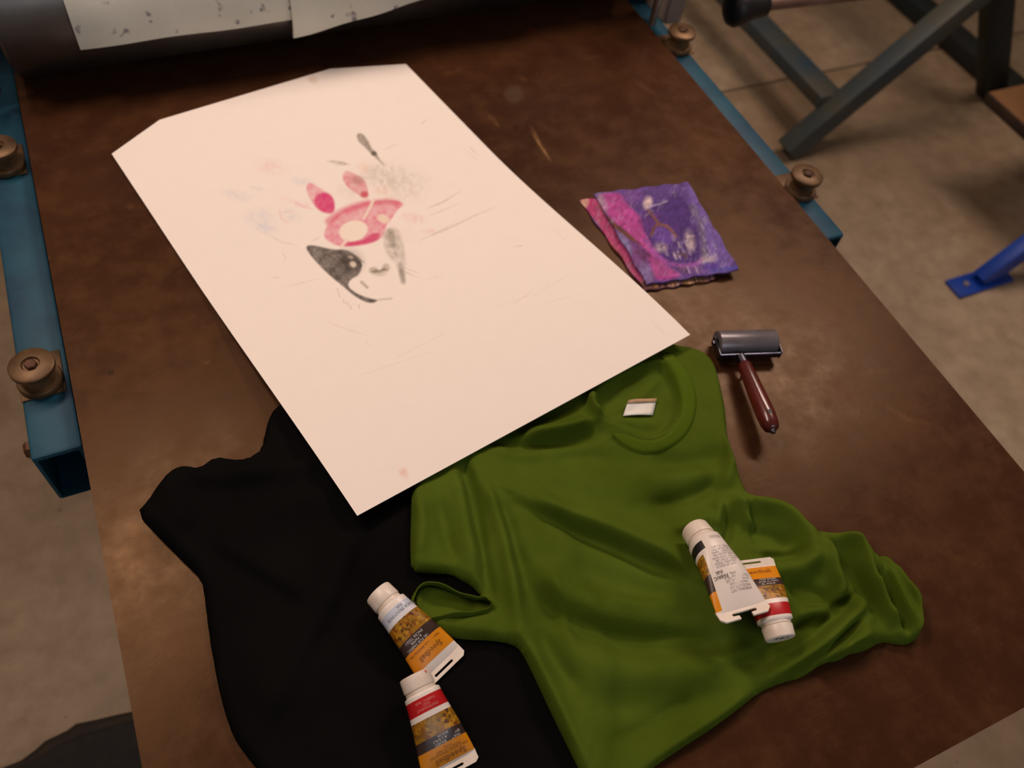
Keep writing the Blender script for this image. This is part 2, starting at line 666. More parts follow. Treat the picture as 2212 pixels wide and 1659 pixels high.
# crank with black grip beside the bearing post
g0 = U(1572, 18, .02)
gd = Vector((1, -.10, .02)).normalized()
bm = bmesh.new()
lathe(bm, [(0, 0), (.022, .001), (.033, .006), (.037, .014), (.035, .03), (.027, .052), (.024, .075), (.022, .085), (0, .085)], frame(g0, gd), 32)
cr = bmobj('crank_grip', bm, M_blackplastic, press, smooth=True)
bm = bmesh.new()
lathe(bm, [(0, 0), (.013, 0), (.013, .26), (0, .26)], frame(g0 + gd * .084, gd), 20)
bmobj('crank_rod', bm, M_pinkish, cr, angle=40)
beam('crank_arm', g0 + gd * .31 + Vector((0, 0, -.012)), Vector((g0.x + .31, 1.43, .11)), .03, .02, M_dark, cr)
bm = bmesh.new()
lathe(bm, [(0, 0), (.02, 0), (.02, .42), (0, .42)], frame((BW + .1, 1.43, .118), (1, 0, 0)), 24)
bmobj('crank_shaft', bm, M_steel, cr, angle=40)


# felts thrown over the drum, each a bent sheet with its own thickness
def felt(name, label, xa, xb, aa, ab, rad, thick, skew=0.0):
    """aa / ab: angle below the drum's middle (deg) at which the front edge hangs, left and right"""
    nx, ny = 40, 44
    P = []
    for j in range(ny):
        for i in range(nx):
            s = i / (nx - 1)
            t = j / (ny - 1)
            a0 = math.radians(180 + (aa * (1 - s) + ab * s))
            a1 = math.radians(20)
            a = a0 + (a1 - a0) * t
            r = rad + .0012 * math.sin(s * 17 + t * 5)
            P.append((xa + (xb - xa) * s + skew * (1 - t), DY + r * math.cos(a), DZ + r * math.sin(a)))
    P = np.array(P)
    Q = P.copy()
    c = np.array([0, DY, DZ])
    d = P - c
    d[:, 0] = 0
    d /= np.linalg.norm(d, axis=1)[:, None]
    Q = P - d * thick
    V = np.concatenate([P, Q])
    n0 = nx * ny
    F = grid_faces(nx, ny).tolist() + [f[::-1] for f in grid_faces(nx, ny, n0).tolist()]
    loop = border_loop(nx, ny)
    for k in range(len(loop)):
        a, b = loop[k], loop[(k + 1) % len(loop)]
        F.append([b, a, n0 + a, n0 + b])
    me = bpy.data.meshes.new(name)
    me.from_pydata(V.tolist(), [], F)
    me.update()
    o = link(name, me, M_felt, None, True)
    me.set_sharp_from_angle(angle=math.radians(50))
    tag(o, label, 'felt blanket')
    return o


felt('felt_blanket', 'off-white ink-specked felt blanket over the drum, the wider one at far left', .112, .60, 12, 12, DR + .0095, .006)
felt('felt_blanket', 'off-white felt blanket with slanted lower corner, in front at the middle of the drum', .43, .74, 26, -2, DR + .019, .006)

# ================================================================== CLOTH (t-shirts) as height fields
RES = .002
CX = np.arange(-.02, 1.13, RES)
CY = np.arange(.02, 1.0, RES)
GX, GY = np.meshgrid(CX, CY)


def toxy(pts, z):
    return [tuple(U(u, v, z)[:2]) for u, v in pts]


def blur(A, n):
    for _ in range(n):
        B = np.pad(A, 1, mode='edge')
        A = (B[:-2, 1:-1] + B[2:, 1:-1] + B[1:-1, :-2] + B[1:-1, 2:] + 4 * B[1:-1, 1:-1]) / 8
    return A


def samp(A, x, y):
    fx = np.clip((np.asarray(x) - CX[0]) / RES, 0, len(CX) - 1.001)
    fy = np.clip((np.asarray(y) - CY[0]) / RES, 0, len(CY) - 1.001)
    i, j = fx.astype(int), fy.astype(int)
    a, b = fx - i, fy - j
    return (A[j, i] * (1 - a) + A[j, i + 1] * a) * (1 - b) + (A[j + 1, i] * (1 - a) + A[j + 1, i + 1] * a) * b


def add_fold(H, pts, h, w1, w2, z, taper=.25, sm=2):
    """ridge (h>0) or groove (h<0) along a pixel polyline; w1 / w2 widths (m) on its two sides"""
    p = smooth_pts(toxy(pts, z), sm, False)
    a = np.array(p)
    pad = 3.2 * max(w1, w2)
    i0, j0 = [max(0, int(v)) for v in (a.min(0) - pad - (CX[0], CY[0])) / RES]
    i1, j1 = [max(0, int(v) + 2) for v in (a.max(0) + pad - (CX[0], CY[0])) / RES]
    gx_, gy_ = GX[j0:j1, i0:i1], GY[j0:j1, i0:i1]
    d, side, arc = seg_dist(gx_, gy_, p)
    w = np.where(side > 0, w1, w2)
    e = np.clip(np.minimum(arc, 1 - arc) / taper, 0, 1)
    e = e * e * (3 - 2 * e)
    H = H.copy()
    H[j0:j1, i0:i1] += h * np.exp(-(d / w) ** 2) * (.25 + .75 * e)
    return H


def waves(amp, lo, hi, n, seed):
    r = np.random.default_rng(seed)
    Z = np.zeros_like(GX)
    for _ in range(n):
        L = r.uniform(lo, hi)
        a = r.uniform(0, math.pi)
        Z += np.sin((GX * math.cos(a) + GY * math.sin(a)) * 2 * math.pi / L + r.uniform(0, 6.3))
    return Z * amp / math.sqrt(n)


def cloth(outline_xy, own, below, spacing, edge_r, lip=.0016):
    """own: height of this cloth above what it lies on; returns (top field, mesh)"""
    d = seg_dist(GX, GY, outline_xy, True)[0]
    ins = inside(GX, GY, outline_xy)
    k = np.clip(d / edge_r, 0, 1)
    prof = np.sqrt(np.clip(1 - (1 - k) ** 2, 0, 1))
    top = below + lip + np.maximum(own, .002) * prof
    # mesh points
    pts = []
    n = len(outline_xy)
    for i in range(n):
        a, b = outline_xy[i], outline_xy[(i + 1) % n]
        m = max(1, int(math.dist(a, b) / (spacing * .8)))
        for q in range(m):
            pts.append((a[0] + (b[0] - a[0]) * q / m, a[1] + (b[1] - a[1]) * q / m))
    nb = len(pts)
    x0, x1 = min(p[0] for p in pts), max(p[0] for p in pts)
    y0, y1 = min(p[1] for p in pts), max(p[1] for p in pts)
    sx, sy = np.meshgrid(np.arange(x0, x1, spacing), np.arange(y0, y1, spacing * .866))
    sx = sx + (np.arange(sx.shape[0]) % 2)[:, None] * spacing / 2
    bx = seg_dist(sx, sy, outline_xy, True)[0]
    ok = inside(sx, sy, outline_xy) & (bx > spacing * .55)
    P = [Vector(p) for p in pts] + [Vector((a, b)) for a, b in zip(sx[ok], sy[ok])]
    E = [(i, (i + 1) % nb) for i in range(nb)]
    vo, eo, fo, *_ = delaunay_2d_cdt(P, E, [list(range(nb))], 1, 1e-7)
    xy = np.array([(v.x, v.y) for v in vo])
    zt = samp(np.where(ins | (d < 2 * RES), top, below), xy[:, 0], xy[:, 1])
    return top, ins, d, xy, zt, fo


def cloth_mesh(name, xy, zt, fo, below, mat, parent):
    zb = samp(below, xy[:, 0], xy[:, 1])
    cnt = {}
    for f in fo:
        for a, b in zip(f, f[1:] + f[:1]):
            cnt[(a, b)] = 1
    bd = [(a, b) for (a, b) in cnt if (b, a) not in cnt]
    V = [(x, y, z) for (x, y), z in zip(xy, zt)]
    for a, b in bd:
        pass
    n0 = len(V)
    idx = {}
    F = [list(f) for f in fo]
    for a, b in bd:
        for q in (a, b):
            if q not in idx:
                idx[q] = n0 + len(idx)
                V.append((xy[q][0], xy[q][1], min(zb[q] + .0008, zt[q] - .0004)))
        F.append([b, a, idx[a], idx[b]])
    me = bpy.data.meshes.new(name)
    me.from_pydata(V, [], F)
    me.update()
    return link(name, me, mat, parent, True)


# the paper's own surface (needed first: the cloth under it is pressed flat)
PC = {'tl': (213.5, 294.4), 'tr': (851.5, 110.2), 'br': (1485, 720), 'bl': (778, 1118)}
ZLOW, ZTOP = .034, .003


def paper_z(t):
    k = np.clip(1 - np.asarray(t) / .62, 0, 1)
    return ZTOP + (ZLOW - ZTOP) * (k * k * (3 - 2 * k))


cTL, cTR = U(*PC['tl'], ZTOP), U(*PC['tr'], ZTOP)
cBR, cBL = U(*PC['br'], ZLOW), U(*PC['bl'], ZLOW)
pu = ((cBR - cBL) + (cTR - cTL)) / 2
pv = ((cTL - cBL) + (cTR - cBR)) / 2
pm = (cTL + cTR + cBR + cBL) / 4
# inverse map used to press the cloth below it
det = pu.x * pv.y - pu.y * pv.x
dx, dy = GX - (pm - pu / 2 - pv / 2).x, GY - (pm - pu / 2 - pv / 2).y
PS = (dx * pv.y - dy * pv.x) / det
PT_ = (pu.x * dy - pu.y * dx) / det
UNDER = (PS > -.01) & (PS < 1.01) & (PT_ > -.01) & (PT_ < 1.01)
PCAP = np.where(UNDER, paper_z(PT_) - .0035, 9.0)
# soft approach to the cap outside the sheet so no cliff forms at its edge
out = np.maximum(np.maximum(-PT_ * pv.length, 0), np.maximum(-PS, PS - 1) * pu.length)
PCAP = np.where(UNDER, PCAP, np.where((PT_ > -.2) & (PT_ < 1.01), paper_z(np.clip(PT_, 0, 1)) - .0035 + np.clip(out, 0, .3) * 1.1, 9.0))

ZERO = np.zeros_like(GX)

# ---- black shirt
zb_ = .008
black_px = [(640, 850), (600, 872), (585, 890), (571, 930), (566, 966), (540, 985), (508, 991), (478, 985), (458, 987), (430, 1009), (405, 1004), (385, 1006),
            (364, 1016), (340, 1046), (318, 1079), (293, 1105), (340, 1156), (390, 1206), (435, 1250), (441, 1290), (448, 1350), (456, 1405), (468, 1470),
            (482, 1530), (502, 1590), (528, 1628), (556, 1662), (610, 1735), (760, 1800), (980, 1790), (1200, 1750), (1300, 1640), (1290, 1450),
            (1240, 1260), (1150, 1080), (1050, 985), (900, 905), (760, 840)]
bxy = toxy(black_px, zb_)
bxy = smooth_pts(bxy, 1)
own = .009 + waves(.0012, .06, .16, 14, 3)
for pts, h, a, b in [
    ([(440, 1168), (520, 1140), (600, 1098), (680, 1075), (760, 1050)], .008, .012, .026),
    ([(455, 1165), (520, 1200), (600, 1250), (690, 1305)], .010, .030, .011),
    ([(770, 1110), (755, 1180), (732, 1250), (700, 1330), (640, 1430), (605, 1520)], .013, .013, .040),
    ([(380, 1018), (372, 1060), (385, 1110), (425, 1150)], .010, .012, .016),
    ([(400, 1010), (450, 1040), (540, 1035), (600, 1010)], .008, .014, .012),
    ([(430, 1012), (480, 1010), (560, 1025), (640, 1020), (700, 990)], .007, .008, .016),
    ([(318, 1098), (350, 1140), (420, 1200), (440, 1245)], .006, .012, .014),
    ([(640, 1010), (720, 960), (760, 900)], .006, .012, .018),
    ([(480, 1330), (540, 1420), (600, 1560)], .006, .03, .02),
    ([(900, 1120), (880, 1250), (860, 1360)], .006, .02, .025),
    ([(560, 1560), (640, 1480), (760, 1400)], .006, .018, .03),
]:
    own = add_fold(own, pts, h, a, b, zb_)
own = np.minimum(own, np.maximum(PCAP - .012, .003))
topB, insB, dB, xyB, ztB, foB = cloth(bxy, own, ZERO, .0042, .012)
black = thing('t_shirt', 'black cotton t-shirt crumpled under the paper and the green shirt', 't-shirt', (bxy[0][0], bxy[0][1], 0))
cloth_mesh('body', xyB, ztB, foB, ZERO, M_black, black)
H1 = np.where(insB, topB, 0.0)

# ---- green shirt
zg = .018
green_px = [(1440, 728), (1475, 737), (1502, 742), (1530, 756), (1547, 775), (1556, 800), (1566, 840), (1573, 880), (1576, 930), (1582, 965), (1600, 1012),
            (1624, 1070), (1655, 1072), (1690, 1080), (1716, 1096), (1738, 1128), (1752, 1136), (1790, 1140), (1826, 1146), (1850, 1154), (1870, 1178), (1892, 1204),
            (1910, 1192), (1928, 1192), (1948, 1222), (1966, 1250), (1986, 1275), (1996, 1305), (1999, 1340), (1993, 1372), (1972, 1384), (1938, 1380),
            (1918, 1376), (1880, 1398), (1845, 1404), (1826, 1418), (1794, 1422), (1760, 1444), (1742, 1456), (1700, 1466), (1652, 1486),
            (1600, 1528), (1540, 1572), (1470, 1616), (1405, 1662), (1345, 1720), (1290, 1730), (1252, 1660), (1218, 1590), (1186, 1525), (1150, 1450),
            (1128, 1406), (1108, 1389), (1060, 1380), (1005, 1379), (955, 1370), (918, 1350), (899, 1326), (893, 1298), (902, 1274), (925, 1264), (960, 1270), (1000, 1286), (1035, 1294),
            (1046, 1290), (1020, 1264), (1000, 1254), (975, 1238), (930, 1236), (888, 1236), (886, 1180), (888, 1110), (890, 1050), (930, 1000), (1040, 920), (1180, 830), (1320, 760)]
gxy = toxy(green_px, zg)
gxy = smooth_pts(gxy, 1)
D = H1.copy()
for _ in range(9):       # spread the hump of the lower shirt so the upper one drapes over it softly
    Q_ = np.pad(D, 1, mode='edge')
    D = np.maximum.reduce([D, Q_[:-2, 1:-1], Q_[2:, 1:-1], Q_[1:-1, :-2], Q_[1:-1, 2:]])
below2 = blur(D, 60)
below2 = np.maximum(below2, blur(np.maximum(below2, H1 + .001 * (H1 > 0)), 3))
below2 = np.maximum(below2, H1 + .0014 * (H1 > 0))
own = .013 + waves(.0013, .05, .15, 16, 9)
G = lambda pts, h, a, b, t=.25: globals().__setitem__('own', add_fold(own, pts, h * 1.95, a * .78, b * .78, zg, t))
# chest and body
G([(1118, 1080), (1160, 1100), (1230, 1122), (1300, 1145), (1380, 1178), (1450, 1212), (1510, 1250)], .011, .030, .008)     # long diagonal overlap
G([(1125, 1098), (1230, 1140), (1300, 1165), (1400, 1210), (1480, 1250)], -.005, .010, .012)
G([(1000, 1000), (1018, 1060), (1036, 1160), (1050, 1240), (1062, 1300)], -.008, .007, .013, .1)   # valley sleeve / body
G([(985, 1010), (1000, 1080), (1018, 1170), (1040, 1260)], .006, .012, .016)
G([(1030, 1030), (1062, 1085), (1085, 1150), (1100, 1230), (1112, 1300), (1120, 1370)], .009, .011, .013)
G([(1065, 1075), (1092, 1125), (1110, 1190), (1135, 1245)], -.006, .010, .015)
G([(1110, 1230), (1160, 1300), (1230, 1345), (1320, 1372), (1430, 1382), (1560, 1380), (1640, 1385)], -.009, .016, .022)   # big belly curve
G([(1130, 1210), (1200, 1275), (1300, 1320), (1420, 1340), (1500, 1338)], .006, .03, .03)
G([(1120, 1370), (1165, 1470), (1215, 1580), (1260, 1670)], .006, .016, .012)
G([(1200, 1400), (1290, 1450), (1420, 1460), (1560, 1440), (1660, 1420)], .007, .028, .03)
G([(1250, 1500), (1350, 1530), (1480, 1510), (1600, 1470)], -.004, .03, .02)
G([(1200, 1210), (1280, 1240), (1390, 1270), (1460, 1290)], -.004, .02, .03)
G([(1400, 985), (1470, 995), (1540, 985), (1572, 965)], -.005, .016, .02)
G([(1380, 1090), (1470, 1080), (1540, 1050), (1572, 1020)], -.006, .012, .022)
G([(1360, 1040), (1460, 1038), (1550, 1010)], .005, .022, .02)
G([(1180, 1000), (1260, 980), (1330, 985)], -.004, .016, .02)
G([(1120, 1020), (1220, 1030), (1340, 1060)], .004, .03, .03)
G([(1575, 930), (1582, 1000), (1560, 1060)], .006, .012, .01)
# flap of the shoulder beside the neck
G([(1120, 950), (1190, 938), (1250, 925), (1290, 905)], .011, .016, .006)
G([(1120, 962), (1190, 952), (1260, 942), (1300, 930)], -.006, .008, .010)
G([(1270, 850), (1284, 880), (1292, 905)], .009, .014, .006)
# bunched right sleeve
G([(1556, 1078), (1552, 1110), (1545, 1145)], .006, .008, .010)
G([(1590, 1074), (1600, 1110), (1640, 1140)], .006, .009, .010)
G([(1560, 1085), (1620, 1090), (1690, 1100), (1738, 1145), (1752, 1200), (1730, 1240)], .011, .016, .014)
G([(1620, 1150), (1680, 1155), (1720, 1175)], -.007, .012, .014)
G([(1600, 1230), (1690, 1235), (1760, 1215), (1800, 1200)], .007, .016, .016)
G([(1700, 1260), (1760, 1280), (1820, 1310), (1850, 1300)], -.010, .012, .014)
G([(1760, 1155), (1790, 1190), (1800, 1240), (1830, 1280)], .010, .011, .014)
G([(1800, 1160), (1835, 1160), (1862, 1185), (1872, 1230), (1905, 1290), (1945, 1360)], .012, .009, .011, .15)
G([(1815, 1180), (1835, 1215), (1865, 1270), (1900, 1330)], -.010, .007, .008)
G([(1900, 1205), (1925, 1250), (1955, 1310), (1985, 1360)], .009, .009, .011)
G([(1885, 1230), (1910, 1280), (1935, 1330)], -.007, .006, .007)
G([(1970, 1270), (1988, 1310), (1990, 1360), (1965, 1376)], .007, .006, .008)
# lower right folds that run into the sleeve
G([(1660, 1470), (1740, 1420), (1810, 1360), (1860, 1305), (1880, 1265)], .011, .009, .016)
G([(1690, 1470), (1770, 1425), (1830, 1375), (1872, 1325)], -.008, .006, .008)
G([(1740, 1452), (1800, 1418), (1850, 1375), (1880, 1335)], .009, .007, .010)
G([(1800, 1420), (1845, 1400), (1895, 1360)], .007, .007, .010)
G([(1560, 1450), (1660, 1410), (1740, 1350), (1790, 1310)], -.007, .010, .018)
G([(1620, 1500), (1700, 1455), (1760, 1410)], -.004, .010, .012)
G([(1420, 1640), (1540, 1560), (1640, 1490)], .004, .012, .012)
G([(1780, 1150), (1815, 1200), (1832, 1250), (1828, 1300)], -.008, .006, .007)
G([(1835, 1155), (1875, 1175), (1888, 1215), (1905, 1250)], .008, .005, .006)
G([(1905, 1225), (1922, 1270), (1950, 1330), (1970, 1370)], -.007, .005, .005)
G([(1935, 1205), (1960, 1255), (1984, 1300)], .006, .005, .006)
G([(1700, 1400), (1760, 1370), (1815, 1325), (1850, 1280)], -.006, .006, .007)
G([(1715, 1330), (1770, 1320), (1820, 1285), (1840, 1240)], .007, .008, .010)
G([(1640, 1195), (1700, 1200), (1745, 1190)], -.006, .008, .009)
G([(1575, 1100), (1580, 1150), (1560, 1190)], -.005, .006, .007)
G([(1612, 1085), (1632, 1120), (1640, 1165)], -.005, .006, .007)
G([(1545, 1105), (1500, 1130), (1440, 1150)], .005, .010, .012)
G([(1300, 1290), (1400, 1310), (1480, 1300)], .004, .014, .014)
G([(1160, 1350), (1190, 1420), (1250, 1500)], -.005, .012, .014)
G([(1330, 1600), (1420, 1560), (1520, 1500)], -.004, .012, .014)
G([(1180, 1240), (1215, 1330), (1240, 1420)], .004, .010, .012)
G([(905, 1080), (915, 1150), (905, 1220)], .004, .010, .010)
G([(945, 1070), (960, 1150), (985, 1230)], -.004, .010, .012)
G([(1060, 970), (1120, 990), (1180, 985)], .004, .012, .012)
# cuff of the left sleeve: floor of the opening lies low
own = add_fold(own, [(905, 1305), (960, 1300), (1030, 1306)], -.010, .012, .012, zg, .05)
own = add_fold(own, [(930, 1355), (1000, 1350), (1080, 1350)], .004, .010, .014, zg)
# neck opening: only the back of the shirt is left there
neck_px = [(1275, 866), (1300, 835), (1360, 800), (1436, 772), (1462, 812), (1472, 850), (1470, 885), (1455, 917), (1425, 938), (1390, 938), (1350, 918), (1300, 898)]
nk = smooth_pts(toxy(neck_px, .022), 2)
dn = seg_dist(GX, GY, nk, True)[0]
inn = inside(GX, GY, nk)
kn = np.clip(np.where(inn, dn, 0) / .010, 0, 1)
kn = kn * kn * (3 - 2 * kn)
own = own * (1 - kn) + (.0035 + waves(.0008, .03, .07, 8, 5)) * kn
rim = np.clip(1 - dn / .030, 0, 1) * (~inn)
own = own + .007 * rim * rim
for pts, h, a, b in [([(1300, 890), (1340, 880), (1400, 840), (1440, 800)], .005, .007, .007), ([(1330, 850), (1380, 820), (1430, 790)], .005, .006, .007),
                     ([(1310, 900), (1370, 905), (1430, 910)], .004, .007, .006)]:
    own = add_fold(own, pts, h, a, b, .015)
own = np.maximum(own, .0022)
own = np.maximum(blur(own, 3), .0030)
lim = np.maximum(PCAP - below2 - .0018, .0015)
own = np.minimum(own, lim)
topG, insG, dG, xyG, ztG, foG = cloth(gxy, own, below2, .0026, .009)
gshirt = thing('t_shirt', 'olive green cotton t-shirt spread out on the bed with two ink tubes on it', 't-shirt', (gxy[0][0], gxy[0][1], 0))
cloth_mesh('body', xyG, ztG, foG, H1 + .0018 * (H1 > 0), M_green, gshirt)
H2 = np.where(insG, np.maximum(topG, H1), H1)


def ribbon(name, inner, outer, zfun, hump, mat, parent, n=80, m=9, closed=False):
    """band of cloth between two curves, domed"""
    def resample(p, n):
        p = smooth_pts(p, 3, closed)
        if closed:
            p = p + [p[0]]
        L = [0]
        for a, b in zip(p, p[1:]):
            L.append(L[-1] + math.dist(a, b))
        out, k = [], 0
        for i in range(n):
            s = L[-1] * i / (n - 1)
            while k < len(L) - 2 and L[k + 1] < s:
                k += 1
            t = (s - L[k]) / max(1e-9, L[k + 1] - L[k])
            out.append((p[k][0] + (p[k + 1][0] - p[k][0]) * t, p[k][1] + (p[k + 1][1] - p[k][1]) * t))
        return out
    A, B = resample(inner, n), resample(outer, n)
    V = []
    for a, b in zip(A, B):
        for j in range(m):
            t = j / (m - 1)
            x, y = a[0] + (b[0] - a[0]) * t, a[1] + (b[1] - a[1]) * t
            hz = hump * (1 - abs(2 * t - 1) ** 4)
            if j in (0, m - 1):
                hz = -.004
            V.append((x, y, zfun(x, y) + hz))
    me = bpy.data.meshes.new(name)
    me.from_pydata(V, [], [f[::-1] for f in grid_faces(m, n).tolist()])
    me.update()
    return link(name, me, mat, parent, True)


inner = toxy([(1428, 760), (1444, 784), (1464, 820), (1473, 855), (1470, 890), (1455, 918), (1425, 940), (1388, 940), (1352, 926), (1330, 926)], .030)
outer = toxy([(1462, 752), (1486, 776), (1508, 812), (1516, 852), (1508, 900), (1486, 936), (1440, 966), (1385, 970), (1345, 950), (1327, 930)], .030)
smooth_top = blur(np.where(insG, topG, 0.02), 5)
M_rib = cloth_material('green_ribbing', (74, 92, 20), (84, 104, 28), .5)
ribbon('collar', inner, outer, lambda x, y: min(float(samp(smooth_top, x, y)) + .0005, float(samp(PCAP, x, y)) - .003), .0035, M_rib, gshirt)

# curled hem of the left sleeve: a standing loop of cloth
loop = smooth_pts(toxy([(1062, 1303), (1045, 1292), (1030, 1294), (1000, 1284), (965, 1268), (930, 1259), (906, 1268), (893, 1292), (892, 1316), (900, 1336), (914, 1342),
                        (935, 1335), (965, 1328), (1000, 1327), (1035, 1322), (1058, 1313)], .030), 2)
V, F = [], []
n = len(loop)
cxm = sum(p[0] for p in loop) / n
cym = sum(p[1] for p in loop) / n
for k, (x, y) in enumerate(loop):
    a, b = loop[k - 1], loop[(k + 1) % n]
    tx, ty = b[0] - a[0], b[1] - a[1]
    l = math.hypot(tx, ty)
    nx_, ny_ = -ty / l, tx / l
    if (x + nx_ * .001 - cxm) ** 2 + (y + ny_ * .001 - cym) ** 2 < (x - cxm) ** 2 + (y - cym) ** 2:
        nx_, ny_ = -nx_, -ny_
    zb = float(samp(H1, x, y)) + .0035
    zt = .031
    zt = .035 + .0025 * math.sin(k * .41) + .0015 * math.sin(k * .93)
    prof = [(.0030, zb), (.0034, zb + .006), (.0022, zt - .006), (.0008, zt - .001), (.0002, zt), (-.0006, zt - .001), (.0004, zt - .006), (.0016, zb + .006), (.0010, zb)]
    for o_, z_ in prof:
        V.append((x + nx_ * o_, y + ny_ * o_, z_))
m = len(prof)
for k in range(n):
    for j in range(m - 1):
        a, b = k * m + j, k * m + j + 1
        c, d = ((k + 1) % n) * m + j + 1, ((k + 1) % n) * m + j
        F.append((a, b, c, d))
me = bpy.data.meshes.new('sleeve_cuff')
me.from_pydata(V, [], F)
me.update()
link('sleeve_cuff', me, M_green, gshirt, True)

# neck label sewn into the back
lp = [U(*p, .022) for p in [(1350, 888), (1360, 858), (1424, 850), (1416, 884)]]
V, F = [], []
for j in range(7):
    for i in range(9):
        s, t = i / 8, j / 6
        p = (lp[0] * (1 - s) + lp[3] * s) * (1 - t) + (lp[1] * (1 - s) + lp[2] * s) * t
        zz = float(samp(topG, p.x, p.y)) + .003 + .002 * math.sin(s * 3.1)
        V.append((p.x, p.y, zz))
me = bpy.data.meshes.new('neck_label')
me.from_pydata(V, [], grid_faces(9, 7).tolist())
me.update()
lb = link('neck_label', me, M_tag, gshirt, True)
md = lb.modifiers.new('thickness', 'SOLIDIFY')
md.thickness = .0006

# folded tan strip along the label's top edge
V = []
for j in range(2):
    for i in range(9):
        s_, t_ = i / 8, .78 + .24 * j
        p = (lp[0] * (1 - s_) + lp[3] * s_) * (1 - t_) + (lp[1] * (1 - s_) + lp[2] * s_) * t_
        V.append((p.x, p.y, float(samp(topG, p.x, p.y)) + .0042 + .002 * math.sin(s_ * 3.1)))
me = bpy.data.meshes.new('label_fold')
me.from_pydata(V, [], grid_faces(9, 2).tolist())
me.update()
lf = link('label_fold', me, simple('tan_tape', (196, 160, 124), (180, 146, 112), 40, .7), lb, True)
md = lf.modifiers.new('thickness', 'SOLIDIFY')
md.thickness = .0006

# ================================================================== PAPER
xs_ = np.unique(np.concatenate([np.linspace(0, 1, 90), np.linspace(.03, .97, 560)]))
ts_ = np.unique(np.concatenate([np.linspace(0, 1, 110), np.linspace(.16, .88, 580)]))
SS, TT = np.meshgrid(xs_, ts_)
ss, tt = SS.ravel(), TT.ravel()
o0 = np.array(pm - pu / 2 - pv / 2)
P = o0[None] + ss[:, None] * np.array(pu)[None] + tt[:, None] * np.array(pv)[None]
P[:, 2] = paper_z(tt)
nx, ny = len(xs_), len(ts_)
me, V = slab_mesh('paper_sheet', P, nx, ny, .0007)
pt = Painter(V, (250, 240, 232))
K = .3165
Q = lambda *p: [(450 + K * x, 250 + K * y) for x, y in p]
q1 = lambda x, y: (450 + K * x, 250 + K * y)
PINK, PINK2, INK, GREY, TAUPE = (220, 58, 124), (230, 112, 146), (62, 52, 44), (146, 138, 122), (120, 108, 92)
# faint stains first
for x, y, rx, ry, c, a in [(430, 350, 90, 45, (240, 190, 200), .5), (1280, 430, 190, 90, (196, 184, 168), .45), (1330, 520, 130, 60, (214, 200, 186), .4), (350, 700, 80, 60, (190, 200, 226), .45), (400, 770, 60, 30, (186, 198, 228), .4),
                           (200, 545, 90, 28, (200, 206, 226), .45), (640, 445, 60, 26, (206, 210, 228), .5), (330, 495, 40, 12, (196, 204, 222), .5), (560, 680, 60, 40, (204, 206, 222), .4),
                           (1180, 520, 60, 40, (248, 196, 176), .5), (1060, 350, 40, 40, (250, 206, 180), .5), (960, 520, 70, 40, (206, 186, 172), .4), (1300, 800, 120, 60, (244, 206, 204), .35), (1400, 700, 70, 30, (240, 170, 186), .55),
                           (1510, 790, 40, 18, (238, 160, 180), .55), (1190, 410, 100, 60, (172, 160, 144), .45), (520, 560, 40, 20, (244, 190, 196), .4), (620, 600, 60, 18, (236, 160, 186), .5)]:
    pt.ell(*q1(x, y), rx * K, ry * K, c, a, .8, .2, .7, 21, 8)
for p, w, c, a in [(((480, 640), (500, 700), (545, 740)), 14, (238, 160, 170), .5), (((590, 590), (650, 620), (720, 640)), 16, (238, 160, 190), .5), (((480, 660), (600, 650)), 9, (240, 180, 180), .5),
                   (((810, 308), (880, 318), (965, 332)), 20, (160, 146, 122), .75), (((860, 335), (960, 335)), 10, (160, 146, 122), .5), (((1490, 636), (1600, 590), (1720, 516)), 7, (150, 136, 116), .7),
                   (((1510, 682), (1640, 630), (1700, 600)), 5, (170, 156, 136), .6), (((1440, 850), (1640, 770), (1800, 690), (1965, 620)), 7, (160, 140, 112), .65), (((1530, 810), (1700, 730)), 5, (170, 150, 130), .6),
                   (((1200, 230), (1290, 195)), 6, (190, 176, 156), .5), (((1450, 60), (1490, 25)), 8, (180, 170, 150), .5), (((1780, 210), (1840, 265)), 9, (190, 174, 150), .5), (((2090, 895), (2150, 885)), 8, (190, 170, 150), .6),
                   (((500, 930), (530, 970), (510, 1000)), 7, (210, 190, 170), .7), (((440, 1100), (490, 1110)), 9, (200, 180, 160), .6), (((500, 1170), (600, 1150), (760, 1110)), 7, (212, 194, 174), .6),
                   (((380, 800), (500, 860), (620, 890)), 8, (206, 196, 188), .6), (((820, 1410), (900, 1440), (1080, 1500)), 7, (210, 192, 172), .6), (((1480, 1120), (1600, 1090)), 6, (205, 188, 170), .5),
                   (((1330, 1060), (1420, 1100)), 10, (176, 164, 146), .6), (((1340, 1040), (1440, 1075)), 6, (176, 164, 146), .6), (((700, 860), (760, 830)), 10, (200, 190, 176), .6)]:
    pt.stroke(Q(*p), w * K, c, a, 1.6, .5, 5, 5, taper=.3)
# grey brush shape above
pt.poly(Q((1008, 122), (1052, 118), (1092, 170), (1118, 228), (1150, 250), (1160, 285), (1215, 355), (1150, 295), (1112, 262), (1070, 215), (1025, 180)), TAUPE, .85, 2, .25, 3, 6)
pt.ell(*q1(1130, 258), 6, 5, (92, 80, 66), .8, .4)
